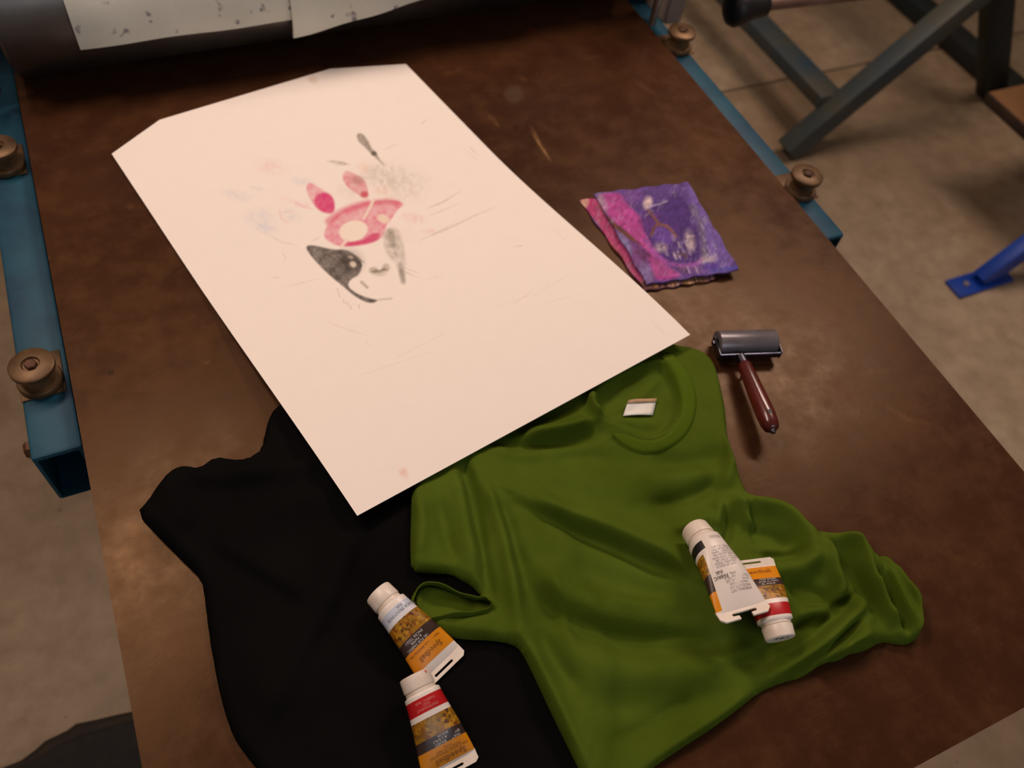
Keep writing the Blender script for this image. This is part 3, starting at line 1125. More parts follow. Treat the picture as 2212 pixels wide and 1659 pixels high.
# leaf-shaped petals
pt.poly(Q((690, 448), (740, 480), (830, 535), (862, 580), (862, 665), (800, 668), (730, 630), (690, 560), (662, 490)), PINK2, .75, 2, .4, 4, 7)
pt.poly(Q((715, 560), (770, 520), (830, 530), (862, 580), (862, 665), (800, 668), (735, 630)), PINK, .95, 3, .1, 4, 7)
pt.poly(Q((942, 368), (1035, 412), (1085, 465), (1095, 560), (1030, 545), (950, 490), (915, 440), (920, 395)), (226, 124, 142), .85, 2, .35, 6, 8)
pt.ell(*q1(1065, 540), 9, 7, (206, 66, 92), .8, .5)
pt.ell(*q1(1020, 440), 14, 9, (176, 128, 124), .5, .6)
# cap
capp = Q((786, 830), (798, 765), (850, 692), (930, 635), (1030, 600), (1150, 576), (1290, 576), (1345, 605), (1290, 640), (1262, 690), (1215, 745), (1195, 830), (1130, 862), (1040, 886), (920, 896), (845, 876))
pt.poly(capp, PINK2, .85, 2, .35, 7, 10)
pt.stroke(Q((820, 720), (900, 660), (1000, 618), (1090, 596)), 15, (224, 96, 128), .75, 4, .2, 8)
pt.stroke(Q((1140, 592), (1220, 584), (1290, 596)), 13, (216, 84, 112), .7, 4, .2, 8)
pt.poly(Q((925, 892), (960, 860), (1060, 850), (1110, 800), (1180, 800), (1160, 856), (1040, 884)), (216, 56, 116), .9, 3, .1, 9)
pt.ell(*q1(990, 786), 31, 22, (250, 236, 222), 1, .1, -.25)
pt.stroke(Q((1126, 580), (1095, 640), (1062, 700)), 6, (246, 228, 214), .9, 1.5)
pt.stroke(Q((945, 845), (905, 895)), 6, (246, 228, 214), .9, 1.5)
pt.ell(*q1(1195, 702), 14, 9, (246, 226, 206), .9, .4, .3)
# dark head
pt.poly(Q((664, 890), (710, 880), (850, 914), (940, 912), (1005, 950), (1056, 1000), (1034, 1085), (968, 1118), (950, 1165), (1010, 1212), (1090, 1244), (1165, 1258), (1122, 1282), (1060, 1268), (985, 1222), (915, 1160), (840, 1102), (755, 1020), (680, 932)),
        INK, .96, 2, .18, 12, 7, sm=1)
pt.ell(*q1(960, 1000), 26, 24, (44, 38, 32), .5, .7)
pt.ell(*q1(988, 1014), 7, 6, (246, 232, 214), .9, .5, .7, .3, 4, 5)
pt.ell(*q1(972, 966), 6, 3.5, (236, 220, 200), .55, .7, .3, .4, 4, 5)
pt.stroke(Q((1010, 960), (1050, 990), (1062, 1000)), 3, (150, 138, 120), .6, 2)
pt.poly(Q((1190, 785), (1290, 758), (1322, 850), (1346, 960), (1342, 1060), (1345, 1160), (1318, 1140), (1290, 1020), (1235, 960), (1200, 900)), GREY, .75, 4, .55, 14, 9)
pt.stroke(Q((1240, 790), (1258, 880)), 13, (120, 112, 98), .6, 4, .3, 15)
pt.stroke(Q((1310, 1020), (1330, 1130)), 11, (120, 112, 98), .6, 3, .3, 15)
pt.ell(*q1(1128, 1056), 9, 7, (120, 110, 96), .8, .6, 0, .3, 4, 4)
pt.ell(*q1(1212, 1038), 8, 8, (120, 110, 96), .75, .6, 0, .3, 5, 4)
pt.stroke(Q((1128, 1060), (1170, 1062), (1212, 1044)), 6, (130, 120, 104), .8, 2)
pt.ell(*q1(1124, 1050), 3.5, 2.6, (226, 206, 186), .7, .6)
pt.ell(*q1(1214, 1036), 3.5, 3.5, (226, 206, 186), .7, .6)
pt.ell(*q1(1170, 1075), 12, 6, (170, 158, 140), .5, .8)
pt.stroke(Q((1045, 1135), (1085, 1172)), 6, (170, 158, 140), .7, 2)
pt.stroke(Q((1160, 1256), (1250, 1248)), 4, (190, 178, 160), .6, 2)
for x, y in [(880, 1180), (890, 1215), (920, 1255), (945, 1270), (968, 1295), (1025, 1290)]:
    pt.stroke(Q((x, y), (x + 8, y + 24)), 2, (190, 170, 150), .6, 1)
# faint stray lines over the sheet
for p in [((1150, 640), (1225, 595)), ((1180, 655), (1230, 640)), ((1110, 655), (1150, 630)), ((780, 810), (930, 760)), ((1190, 490), (1222, 520)), ((1405, 690), (1440, 725)), ((1000, 320), (1030, 345)), ((860, 770), (960, 720)), ((1080, 660), (1140, 640)), ((790, 735), (800, 750))]:
    pt.stroke(p, 1.6, (200, 178, 160), .32, 1.2, .5, 3, 7)
pt.ell(872, 1022, 9, 8, (240, 190, 180), .7, .6)
pt.ell(676, 172, 10, 7, (214, 190, 170), .6, .6)
pt.apply(me)
# the two far corners are cut off
bm = bmesh.new()
bm.from_mesh(me)
for a, b in (((240, 333), (350, 255)), ((720, 148), (880, 138))):
    A, B = U(*a, ZTOP), U(*b, ZTOP)
    nrm = Vector((B.y - A.y, -(B.x - A.x), 0)).normalized()
    if nrm.dot(pm - A) > 0:
        nrm = -nrm
    g = bm.verts[:] + bm.edges[:] + bm.faces[:]
    r = bmesh.ops.bisect_plane(bm, geom=g, plane_co=A, plane_no=nrm, clear_outer=True)
    es = [e for e in r['geom_cut'] if isinstance(e, bmesh.types.BMEdge) and e.is_boundary]
bm.to_mesh(me)
bm.free()
paper = link('paper_sheet', me, M_paper)
for p in me.polygons:
    p.use_smooth = True
me.set_sharp_from_angle(angle=math.radians(40))
tag(paper, 'large cream paper sheet with clipped corners and pink and black test prints', 'paper')

# ================================================================== PRINTED CLOTH PATCHES
K5 = .226
W5 = lambda *p: [(1200 + K5 * x, 350 + K5 * y) for x, y in p]
w5 = lambda x, y: (1200 + K5 * x, 350 + K5 * y)


def patch(name, corners, zs, label, paint, thick, n=(170, 190)):
    c = [U(*p, z) for p, z in zip(corners, zs)]     # tl tr br bl
    nx, ny = n
    s, t = np.meshgrid(np.linspace(0, 1, nx), np.linspace(0, 1, ny))
    s, t = s.ravel()[:, None], t.ravel()[:, None]
    C = [np.array(v) for v in c]
    P = (C[3] * (1 - s) + C[2] * s) * (1 - t) + (C[0] * (1 - s) + C[1] * s) * t
    P[:, 2] += .0007 * np.sin(s[:, 0] * 14 + t[:, 0] * 5) + .0006 * np.sin(t[:, 0] * 19)
    # slightly wavy cut edge
    P[:, 0] += .0012 * np.sin(t[:, 0] * 23) * (np.abs(s[:, 0] - .5) * 2) ** 6
    P[:, 1] += .0012 * np.sin(s[:, 0] * 27) * (np.abs(t[:, 0] - .5) * 2) ** 6
    me, V = slab_mesh(name, P, nx, ny, thick)
    pt = Painter(V, (98, 70, 142))
    paint(pt)
    mott = vnoise(pt.X0, pt.Y0, 7, 31) * .5 + vnoise(pt.X0 + pt.Y0 * .6, pt.Y0 * .35, 2.6, 32) * .5
    pt.C *= (.55 + .85 * mott)[:, None]
    fleck = np.clip((vnoise(pt.X0 + .5 * pt.Y0, pt.Y0 * .4, 3.2, 35) - .70) / .12, 0, 1) * np.clip((vnoise(pt.X0, pt.Y0, 22, 36) - .35) / .3, 0, 1) * .28
    pt.C = pt.C * (1 - fleck[:, None]) + np.array(lin((176, 160, 190))) * fleck[:, None]
    pt.apply(me)
    o = link(name, me, M_patch, None, True)
    me.set_sharp_from_angle(angle=math.radians(50))
    tag(o, label, 'printed cloth')
    return o


def paint_low(p):
    p.poly(W5((200, 300), (1300, 200), (1700, 1300), (200, 1400)), (150, 88, 108), 1, 3)
    p.stroke(W5((240, 360), (420, 560), (560, 760), (760, 1080)), 34, (178, 62, 118), 1, 6, .2, 3, 12)
    p.ell(*w5(330, 370), 18, 12, (186, 60, 112), .9, .5)
    p.ell(*w5(268, 400), 9, 14, (214, 178, 150), .8, .5, .5)
    p.poly(W5((300, 500), (350, 520), (450, 660), (400, 690), (330, 610)), (84, 88, 142), .9, 4)
    p.poly(W5((330, 660), (440, 690), (560, 800), (640, 900), (760, 1100), (700, 1100), (520, 900), (400, 780)), (176, 112, 84), .85, 6, .5, 9, 9)
    p.poly(W5((540, 880), (640, 920), (760, 1100), (760, 1200), (640, 1040)), (156, 92, 138), .7, 6, .4, 9, 9)
    p.stroke(W5((850, 1190), (1200, 1150), (1540, 1120)), 24, (92, 60, 52), .95, 4, .1)
    r = random.Random(5)
    for k in range(34):
        x = 900 + 620 * k / 34 + r.uniform(-8, 8)
        p.stroke(W5((x, 1090), (x + r.uniform(20, 60), 1190)), r.uniform(1.2, 3.2), r.choice([(206, 150, 74), (190, 140, 110), (214, 172, 120), (128, 76, 120)]), .85, 1.2)


def paint_top(p):
    p.poly(W5((380, 300), (640, 290), (700, 420), (830, 540), (880, 720), (980, 880), (1090, 975), (1010, 985), (880, 860), (740, 740), (600, 640), (470, 470)), (186, 74, 152), 1, 4, .12, 3, 14)
    p.poly(W5((1240, 180), (1300, 200), (1780, 1010), (1400, 1100), (1440, 900), (1400, 640), (1300, 420)), (122, 98, 176), .9, 6, .3, 4, 12)
    p.poly(W5((480, 470), (560, 600), (700, 720), (850, 830), (1040, 990), (900, 1180), (840, 1190)), (118, 66, 124), .95, 4, .2, 5, 12)
    p.poly(W5((880, 870), (1030, 980), (1180, 1060), (1170, 1110), (940, 1140), (910, 1000)), (176, 64, 146), .9, 4, .2)
    for x in range(920, 1180, 22):
        p.stroke(W5((x, 920 + (x - 920) * .5), (x + 40, 1090)), 1.4, (206, 120, 176), .6, 1)
    p.ell(*w5(655, 780), 11, 26, (142, 136, 188), .9, .5, -.5, .2)
    p.ell(*w5(865, 1060), 14, 24, (140, 124, 182), .85, .5, -.4, .2)
    p.ell(*w5(440, 390), 9, 20, (186, 168, 190), .8, .6, -.3, .3)
    p.stroke(W5((470, 480), (560, 600), (640, 660), (740, 740), (840, 800)), 10, (104, 66, 48), .95, 2.5, taper=.3)
    p.stroke(W5((780, 860), (850, 930), (840, 850), (900, 900)), 6, (96, 44, 78), .8, 3)
    p.poly(W5((900, 430), (1060, 395), (1100, 290), (1190, 310), (1280, 420), (1335, 560), (1372, 780), (1390, 920), (1310, 955), (1150, 955), (1050, 940), (950, 830), (850, 680), (830, 540)), (80, 50, 122), 1, 4, .08, 6, 14)
    p.ell(*w5(905, 570), 20, 24, (100, 58, 132), .9, .5)
    p.ell(*w5(1030, 710), 24, 19, (104, 72, 158), .95, .3)
    p.stroke(W5((860, 740), (960, 890), (1080, 970), (1220, 995), (1350, 975), (1410, 930)), 8, (158, 88, 172), .9, 3)
    p.stroke(W5((890, 465), (950, 540), (985, 590), (940, 630), (915, 700)), 5.5, (128, 84, 72), .95, 2)
    p.stroke(W5((985, 590), (1070, 615), (1110, 660), (1150, 705)), 6.5, (128, 84, 72), .95, 2)
    p.ell(*w5(880, 390), 9, 13, (240, 214, 214), .95, .5, .3, .3, 6, 5)
    p.stroke(W5((900, 425), (1000, 400), (1070, 370)), 3, (176, 164, 200), .8, 1.5)
    p.stroke(W5((640, 290), (660, 360), (760, 440)), 3.4, (74, 52, 96), .8, 2)
    p.ell(*w5(740, 330), 22, 16, (130, 84, 164), .7, .6)
    r = random.Random(3)
    for k in range(26):
        a = r.uniform(0, 6.28)
        x, y = 1150 + 190 * math.cos(a) * r.random() ** .5, 810 + 100 * math.sin(a) * r.random() ** .5
        p.stroke(W5((x, y - 22), (x + 18, y + 26)), r.uniform(1.5, 4), r.choice([(226, 206, 206), (198, 178, 204), (150, 130, 190)]), .6, 2.2, .4, 7, 4)
    p.ell(*w5(1285, 750), 10, 19, (232, 212, 206), .9, .7, -.2, .6, 3, 5)
    p.ell(*w5(1010, 815), 12, 9, (226, 200, 206), .85, .7, .2, .6, 4, 5)
    p.stroke(W5((1180, 880), (1250, 880), (1240, 920)), 6, (92, 70, 66), .8, 2)
    p.stroke(W5((1310, 430), (1380, 560), (1410, 720), (1420, 880)), 14, (118, 108, 128), .85, 4, .4, 8, 8)
    for k in range(24):
        x, y = 1360 + r.uniform(-30, 90) + (k / 24) * 120, 470 + k * 24
        p.stroke(W5((x, y), (x + 24, y + 50)), r.uniform(1, 2.6), r.choice([(198, 188, 200), (160, 140, 196), (96, 76, 150)]), .55, 1.8, .3, 8, 5)
    p.ell(*w5(1455, 935), 16, 10, (226, 212, 210), .85, .8, -.3, .6, 5, 5)
    p.ell(*w5(1480, 990), 18, 8, (90, 56, 160), .8, .5)
    p.stroke(W5((1500, 1040), (1620, 1020), (1740, 1010)), 9, (82, 76, 172), .85, 3)
    for x in range(1180, 1400, 26):
        p.stroke(W5((x, 1000), (x + 26, 1060)), 3, r.choice([(110, 70, 80), (190, 160, 190), (130, 90, 150)]), .8, 1.2)


patch('printed_patch', [(1253, 432), (1440, 408), (1546, 603), (1393, 628)], (.0035, .0035, .0045, .0035), 'pink and orange printed cloth patch lying under the purple one', paint_low, .003)
patch('printed_patch', [(1284, 418), (1487, 393), (1596, 583), (1397, 614)], (.0075, .0075, .014, .0085), 'purple and magenta printed cloth patch on top, right of the paper sheet', paint_top, .003)

# ================================================================== INK TUBES


def tube_material(name, stops, patt, side=None):
    """bands along the tube; UV x = position crimp->cap, UV y = round the section (0.5 = top middle)"""
    m = NT(name)
    tc = m.n('ShaderNodeUVMap')
    sep = m.n('ShaderNodeSeparateXYZ')
    m.l(tc.outputs[0], sep.inputs[0])
    band = m.ramp(sep.outputs[0], [(p, L4(c)) for p, c in stops], 'CONSTANT')
    # the little picture of printed blocks
    v = m.coord(scale=(1, 1, 1))
    vo = m.n('ShaderNodeTexVoronoi')
    vo.inputs['Scale'].default_value = 330
    m.l(v, vo.inputs['Vector'])
    pic = m.ramp(vo.outputs['Color'], [(.0, L4((92, 56, 16))), (.3, L4((176, 124, 20))), (.5, L4((126, 58, 20))), (.62, L4((206, 150, 32))), (.8, L4((74, 42, 22)))], 'LINEAR')
    n = m.noise(v, 70, 4)
    pic = m.mix(m.ramp(n, [(.4, (0, 0, 0)), (.7, (.75, .75, .75))]), pic, L4((146, 114, 32)))
    mask = m.ramp(sep.outputs[0], [(0, (0, 0, 0)), (patt[0], (1, 1, 1)), (patt[1], (0, 0, 0))], 'CONSTANT')
    c = m.mix(mask, band, pic)
    if side:
        lo, hi, white = side
        msk = m.ramp(sep.outputs[1], [(0, (0, 0, 0)), (lo, (1, 1, 1)), (hi, (0, 0, 0))], 'CONSTANT')
        c = m.mix(msk, c, L4(white))
        # black badge near the shoulder
        b1 = m.ramp(sep.outputs[0], [(0, (0, 0, 0)), (.78, (1, 1, 1)), (.91, (0, 0, 0))], 'CONSTANT')
        b3 = m.ramp(sep.outputs[1], [(0, (0, 0, 0)), (.20, (1, 1, 1)), (.42, (0, 0, 0))], 'CONSTANT')
        c = m.mix(m.mix(1.0, b1, b3, 'MULTIPLY'), c, L4((34, 28, 30)))
    m.l(c, m.b.inputs['Base Color'])
    m.b.inputs['Roughness'].default_value = .36
    return m.m


ORG, DRK, WHT, RED, PALE = (226, 142, 16), (62, 44, 40), (238, 228, 220), (186, 22, 30), (206, 212, 228)
T_red = tube_material('red_label_tube', [(0, WHT), (.03, ORG), (.28, DRK), (.40, DRK), (.67, WHT), (.745, RED), (.945, WHT)], (.42, .67))
T_pale = tube_material('pale_label_tube', [(0, WHT), (.10, ORG), (.35, DRK), (.50, DRK), (.74, (226, 224, 230)), (.80, (200, 208, 226)), (.92, WHT)], (.50, .74))
T_back = tube_material('back_panel_tube', [(0, WHT), (.03, ORG), (.25, DRK), (.42, DRK), (.62, WHT)], (.45, .72), (.37, .92, (232, 222, 214)))

TL = .088      # body length (crimp end .. shoulder) before the cap
HW0, HW1 = .0300, .0195


def sect(s):
    """half width, half thickness of the body at 0 (crimp) .. 1 (shoulder)"""
    k = s * s * (3 - 2 * s)
    w = HW0 + (HW1 - HW0) * (s * .55 + k * .45)
    t = .0012 + (.0180 - .0012) * math.sin(min(1, s) * math.pi / 2) ** .85
    return w, t


def surf(s, y):
    """top surface height of the lying tube at body position s, offset y"""
    w, t = sect(max(0, min(1, s)))
    k = max(0.0, 1 - (abs(y) / w) ** 2.3)
    return t + t * k ** (1 / 2.3)


def ink_tube(label, capend, crimpend, zc, ze, mat, texts, slot='slot', roll=0.0, ringmark=None, captext=None, wide=1.0):
    a, b = U(*capend, zc + .018), U(*crimpend, ze + .002)
    a.z, b.z = zc, ze
    lift = 0.0
    side_ = Vector((0, 0, 1)).cross(a - b).normalized()
    for i in range(12):
        for q_ in (-.4, 0, .4):
            s_ = i / 11
            c_ = b + (a - b) * s_
            wq = (.030 - .014 * s_) * q_
            lift = max(lift, float(samp(H2, c_.x + side_.x * wq, c_.y + side_.y * wq)) + .0006 - c_.z)
    lift = min(lift, .011)
    a.z += lift
    b.z += lift
    X = (a - b)
    Lr = X.length
    X.normalize()
    Yv = Vector((0, 0, 1)).cross(X).normalized()
    Zv = X.cross(Yv)
    total = .012 + TL + .0245
    k = Lr / total
    kw = wide
    M = Matrix((X, Yv, Zv)).transposed().to_4x4() @ Matrix.Diagonal((k, kw, kw, 1))
    M.translation = b
    root = thing('ink_tube', label, 'ink tube', b)
    x0 = .012
    # body
    ns, na = 46, 44
    V, F, UV = [], [], []
    for i in range(ns):
        s = i / (ns - 1)
        w, t = sect(s)
        ex = 2.3
        for j in range(na + 1):
            an = 2 * math.pi * j / na - math.pi / 2   # starts underneath
            c, n_ = math.cos(an), math.sin(an)
            y = w * math.copysign(abs(c) ** (2 / ex), c)
            z = t + t * math.copysign(abs(n_) ** (2 / ex), n_)
            # slight dents of a used tube
            z += .0006 * math.sin(s * 9 + y * 140) * math.sin(math.pi * s)
            V.append((x0 + TL * s, y, max(z, 0)))
            UV.append((s, j / na))
    for f in grid_faces(na + 1, ns).tolist():
        F.append(f)
    # shoulder disc
    base = len(V)
    for j in range(na + 1):
        an = 2 * math.pi * j / na - math.pi / 2
        V.append((x0 + TL + .003, .0150 * math.cos(an), .018 + .0150 * math.sin(an)))
        UV.append((.99, j / na))
    for j in range(na):
        r0 = (ns - 1) * (na + 1)
        F.append([r0 + j, r0 + j + 1, base + j + 1, base + j])
    me = bpy.data.meshes.new('body')
    me.from_pydata(V, [], F)
    uv = me.uv_layers.new(name='UVMap')
    for lp_ in me.loops:
        uv.data[lp_.index].uv = UV[lp_.vertex_index]
    me.transform(M)
    me.update()
    body = link('body', me, mat, root, True)
    # crimp with hanging slot
    w0 = HW0
    out = [(.0006, -w0 + .004), (.0006, w0 - .004), (.004, w0), (x0 + .004, w0), (x0 + .004, -w0), (.004, -w0)]
    if slot == 'slot':
        hole = [(.0045, -.0125), (.0045, .0125), (.0060, .0140), (.0075, .0125), (.0075, -.0125), (.0060, -.0140)]
        pts = out + hole
        E = [(i, (i + 1) % 6) for i in range(6)] + [(6 + i, 6 + (i + 1) % 6) for i in range(6)]
    else:
        out = [(.0, -w0 + .005), (.0, -.0075), (.0045, -.0075), (.0050, -.0140), (.0075, -.0150), (.0085, -.0130), (.0085, .0130), (.0075, .0150), (.0050, .0140),
               (.0045, .0075), (.0, .0075), (.0, w0 - .005), (.005, w0), (x0 + .004, w0), (x0 + .004, -w0), (.005, -w0)]
        pts = out
        E = [(i, (i + 1) % len(out)) for i in range(len(out))]
    vo, eo, fo, *_ = delaunay_2d_cdt([Vector(p) for p in pts], E, [], 2 if slot == 'slot' else 1, 1e-8)
    if slot == 'slot':
        def inhole(f):
            cx = sum(vo[i].x for i in f) / len(f)
            cy = sum(vo[i].y for i in f) / len(f)
            return inside(np.array([cx]), np.array([cy]), hole)[0] or not inside(np.array([cx]), np.array([cy]), out)[0]
        fo = [f for f in fo if not inhole(f)]
    bm = bmesh.new()
    vt = [bm.verts.new((v.x, v.y, .0026)) for v in vo]
    vb = [bm.verts.new((v.x, v.y, .0004)) for v in vo]
    dirs = {}
    for f in fo:
        bm.faces.new([vt[i] for i in f])
        bm.faces.new([vb[i] for i in f][::-1])
        for p_, q_ in zip(f, f[1:] + f[:1]):
            dirs[(p_, q_)] = 1
    for (p_, q_) in dirs:
        if (q_, p_) not in dirs:
            bm.faces.new([vt[q_], vt[p_], vb[p_], vb[q_]])
    for v in bm.verts:
        v.co = M @ v.co
    bmobj('crimp', bm, M_plastic, root, angle=40)
    # cap: neck ring, ribbed skirt, flat top
    bm = bmesh.new()
    Mc = M @ frame((x0 + TL, 0, .018), (1, 0, 0))
    lathe(bm, [(0, .001), (.0158, .001), (.0166, .002), (.0166, .0052), (.0158, .0058), (.0158, .0062), (.0170, .0068), (.0174, .0080), (.0166, .0230), (.0158, .0243), (.0148, .0246), (0, .0246)], Mc, 56)
    cap = bmobj('cap', bm, M_plastic, root, angle=32)
    # lettering laid onto the body
    def letters(txt, s, yc, size, ink, flip=1, rot=False, parent=body, nm='lettering', bold=0.0):
        cu = bpy.data.curves.new('lettering', 'FONT')
        cu.body = txt
        cu.align_x, cu.align_y = 'CENTER', 'CENTER'
        cu.size = size
        cu.space_line = .95
        cu.resolution_u = 2
        cu.offset = bold
        to = bpy.data.objects.new('lettering', cu)
        COL.objects.link(to)
        bpy.context.view_layer.update()
        me = bpy.data.meshes.new_from_object(to.evaluated_get(bpy.context.evaluated_depsgraph_get()))
        bpy.data.objects.remove(to)
        bpy.data.curves.remove(cu)
        me.name = nm
        for v in me.vertices:
            # text up points to the crimp (tubes are read standing on the cap)
            xx = x0 + TL * s - flip * v.co.y
            yy = yc + flip * v.co.x
            if rot:
                xx, yy = x0 + TL * s + flip * v.co.x, yc + flip * v.co.y
            v.co = (xx, yy, surf((xx - x0) / TL, yy) + .0004)
        me.transform(M)
        me.materials.clear()
        return link(nm, me, ink, parent)
    for t_ in texts:
        letters(*t_)
    if ringmark:
        bm = bmesh.new()
        M2 = M @ Matrix.Translation((x0 + TL + .021, ringmark, .018 + math.sqrt(.0166 ** 2 - ringmark ** 2) - .0001))
        lathe(bm, [(0, .0003), (.0018, .0003), (.0020, 0), (0, -.0002)], M2, 14)
        bmobj('ink_smear', bm, simple('pink_ink_smear', (214, 120, 110), (200, 96, 90), 30, .5), cap)
    if captext:
        cu = bpy.data.curves.new('lettering', 'FONT')
        cu.body = captext
        cu.align_x, cu.align_y = 'CENTER', 'CENTER'
        cu.size = .0105
        cu.space_character = .85
        to = bpy.data.objects.new('lettering', cu)
        COL.objects.link(to)
        bpy.context.view_layer.update()
        me = bpy.data.meshes.new_from_object(to.evaluated_get(bpy.context.evaluated_depsgraph_get()))
        bpy.data.objects.remove(to)
        bpy.data.curves.remove(cu)
        me.name = 'lettering'
        for v in me.vertices:
            v.co = (x0 + TL + .0249, v.co.x * .8, .0225 + v.co.y)
        me.transform(M)
        me.materials.clear()
        link('lettering', me, M_black_ink, cap)
    return root


def rest(u, v, z=.02):
    p = U(u, v, z)
    return float(samp(H2, p.x, p.y))


three = 'FABRIC INK\nENCRE POUR TISSU\nTINTA TELA'
zA, zB = max(rest(830, 1300), rest(860, 1340)), max(rest(970, 1430), rest(940, 1400))
ink_tube('pale-labelled white and orange ink tube lying on the black shirt by the green cuff', (815, 1279), (966, 1453), zA, zB, T_pale,
         [('BLOCK PRINTING\nINK', .86, -.003, .0050, M_grey_ink), ('INK FOR FABRIC\n& PAPER\nENCRE TISSU', .42, .006, .0042, M_white_ink),
          ('FABRIC BLOCK PRINTING INK', .30, .002, .0032, M_brown_ink), ('Speedball', .20, .000, .0085, M_brown_ink)], 'slot', wide=.92)
zC = zB + .016
zD = max(rest(965, 1620), rest(950, 1560))
ink_tube('red-labelled white and orange ink tube at the bottom edge, cap resting on another tube', (892, 1452), (980, 1672), zC, zD, T_red,
         [('PERMANENT\nRED\nFABRIC INK', .845, .002, .0042, M_pink_ink), ('WATER BASED\nENCRE A L\'EAU\nAL AGUA', .35, -.006, .0044, M_white_ink),
          ('FABRIC BLOCK PRINTING INK\nENCRE POUR TISSU\nTINTA', .205, -.004, .0032, M_brown_ink), ('Speedball', .095, -.004, .0092, M_brown_ink)], 'slot', ringmark=-.010, wide=.94)
zE = max(rest(1680, 1340), rest(1660, 1290), rest(1640, 1230)) - .001
ink_tube('red-labelled ink tube on the green shirt, lying underneath with its cap towards the viewer', (1686, 1378), (1618, 1208), zE, zE + .006, T_red,
         [('WATER BASED\nENCRE A L\'EAU\nAL AGUA', .35, .004, .0042, M_white_ink), ('Speedball', .13, .0, .0095, M_brown_ink)], 'slot', captext='INKT', wide=.97)
zF = max(rest(1510, 1170), rest(1540, 1230)) - .001
ink_tube('ink tube turned to its white text panel, lying across another tube on the green shirt', (1506, 1154), (1616, 1334), zF, zE + .038, T_back,
         [('|||||||||||', .90, -.006, .0050, M_grey_ink),
          ('KEEP OUT OF REACH\nOF CHILDREN  WASH\nHANDS AFTER USE\nHEAT SET WITH IRON\nWATER BASED INK\nFOR FABRIC  PAPER\nENCRE POUR TISSU\nPAPIER  A L EAU', .62, -.006, .0034, M_grey_ink),
          ('FABRIC\nINK', .40, .010, .0052, M_black_ink),
          ('SPEEDBALL ART\nPRODUCTS CO\nMADE IN USA\n37 ML  1.25 FL OZ\nTINTA PARA TELA\nY PAPEL', .28, -.007, .0036, M_grey_ink)], 'open')

# ================================================================== BRAYER
br = thing('brayer', 'hand brayer with grey roller and dark red wooden handle beside the green shirt', 'brayer', tuple(U(1605, 760, 0)))
RR = .0175
ra, rb = U(1548, 742, RR), U(1672, 738, RR)
ax = (rb - ra).normalized()
Lr = (rb - ra).length
bm = bmesh.new()
lathe(bm, [(0, .004), (.006, .004), (.0065, .001), (.0155, 0), (RR, .0012), (RR, Lr - .0012), (.0165, Lr), (.0065, Lr - .001), (.006, Lr - .004), (0, Lr - .004)], frame(ra, ax), 48)
bmobj('roller', bm, M_roller, br, angle=40)
mid = (ra + rb) / 2
hs = U(1606, 784, .021)
he = U(1669, 930, .030)
hd = (he - hs).normalized()


def tube_path(name, pts, r, mat, parent, n=12):
    cu = bpy.data.curves.new(name, 'CURVE')
    cu.dimensions = '3D'
    cu.bevel_depth = r
    cu.bevel_resolution = 3
    cu.use_fill_caps = True
    sp = cu.splines.new('POLY')
    pts = smooth_pts([tuple(p) for p in pts], 2, False)
    sp.points.add(len(pts) - 1)
    for q, p in zip(sp.points, pts):
        q.co = (*p, 1)
    o = bpy.data.objects.new(name, cu)
    COL.objects.link(o)
    bpy.context.view_layer.update()
    me = bpy.data.meshes.new_from_object(o.evaluated_get(bpy.context.evaluated_depsgraph_get()))
    bpy.data.objects.remove(o)
    me.name = name
    me.materials.clear()
    return link(name, me, mat, parent, True)


back = Vector((hd.x, hd.y, 0)).normalized()
# steel yoke: a cheek plate at each end, a cross bar behind the roller and a shank into the handle
wv = Vector((0, 0, 1)).cross(ax).normalized()
if wv.dot(back) < 0:
    wv = -wv
yk = bmesh.new()
Mb = Matrix((ax, wv, Vector((0, 0, 1)))).transposed().to_4x4()
Mb.translation = ra
for x_ in (-.0035, Lr + .0015):
    box(yk, (x_, -.009, -.008), (x_ + .002, .024, .007), .0008, 1, Mb)
box(yk, (-.0035, .0215, -.006), (Lr + .0035, .0235, .005), .0008, 1, Mb)
bmobj('yoke', yk, M_wire, br, angle=35)
for x_, sg in ((-.0035, -1), (Lr + .0035, 1)):
    bm = bmesh.new()
    lathe(bm, [(0, 0), (.0045, 0), (.0045, .0025), (0, .003)], frame(ra + ax * x_, ax * sg), 6)
    bmobj('axle_nut', bm, M_wire, br, angle=30)
hl = (he - hs).length
bm = bmesh.new()
lathe(bm, [(0, -.012), (.0062, -.012), (.0070, 0), (.0070, .006), (0, .006)], frame(hs, hd), 24)
bmobj('ferrule', bm, M_wire, br, angle=40)
bm = bmesh.new()
lathe(bm, [(0, .002), (.0085, .002), (.0095, .006), (.0105, .25 * hl), (.0115, .45 * hl), (.0122, .62 * hl), (.0125, .78 * hl), (.0118, .90 * hl), (.0095, .97 * hl), (.005, hl), (0, hl + .0008)], frame(hs, hd), 32)
h = bmobj('handle', bm, M_handle, br, smooth=True)
# hanging hole near the end and the steel stud at the tip
bm = bmesh.new()
hp = hs + hd * .80 * hl
lathe(bm, [(0, .0008), (.0030, .0008), (.0036, 0), (.0030, -.002), (0, -.002)], frame(hp + Vector((0, 0, .0118)), (0, 0, 1)), 20)
bmobj('hanging_hole', bm, M_blackplastic, h, angle=40)
bm = bmesh.new()
lathe(bm, [(0, 0), (.004, 0), (.0042, .002), (.003, .0045), (0, .0052)], frame(hs + hd * (hl - .001), hd), 20)
bmobj('tip_stud', bm, M_wire, h, smooth=True)
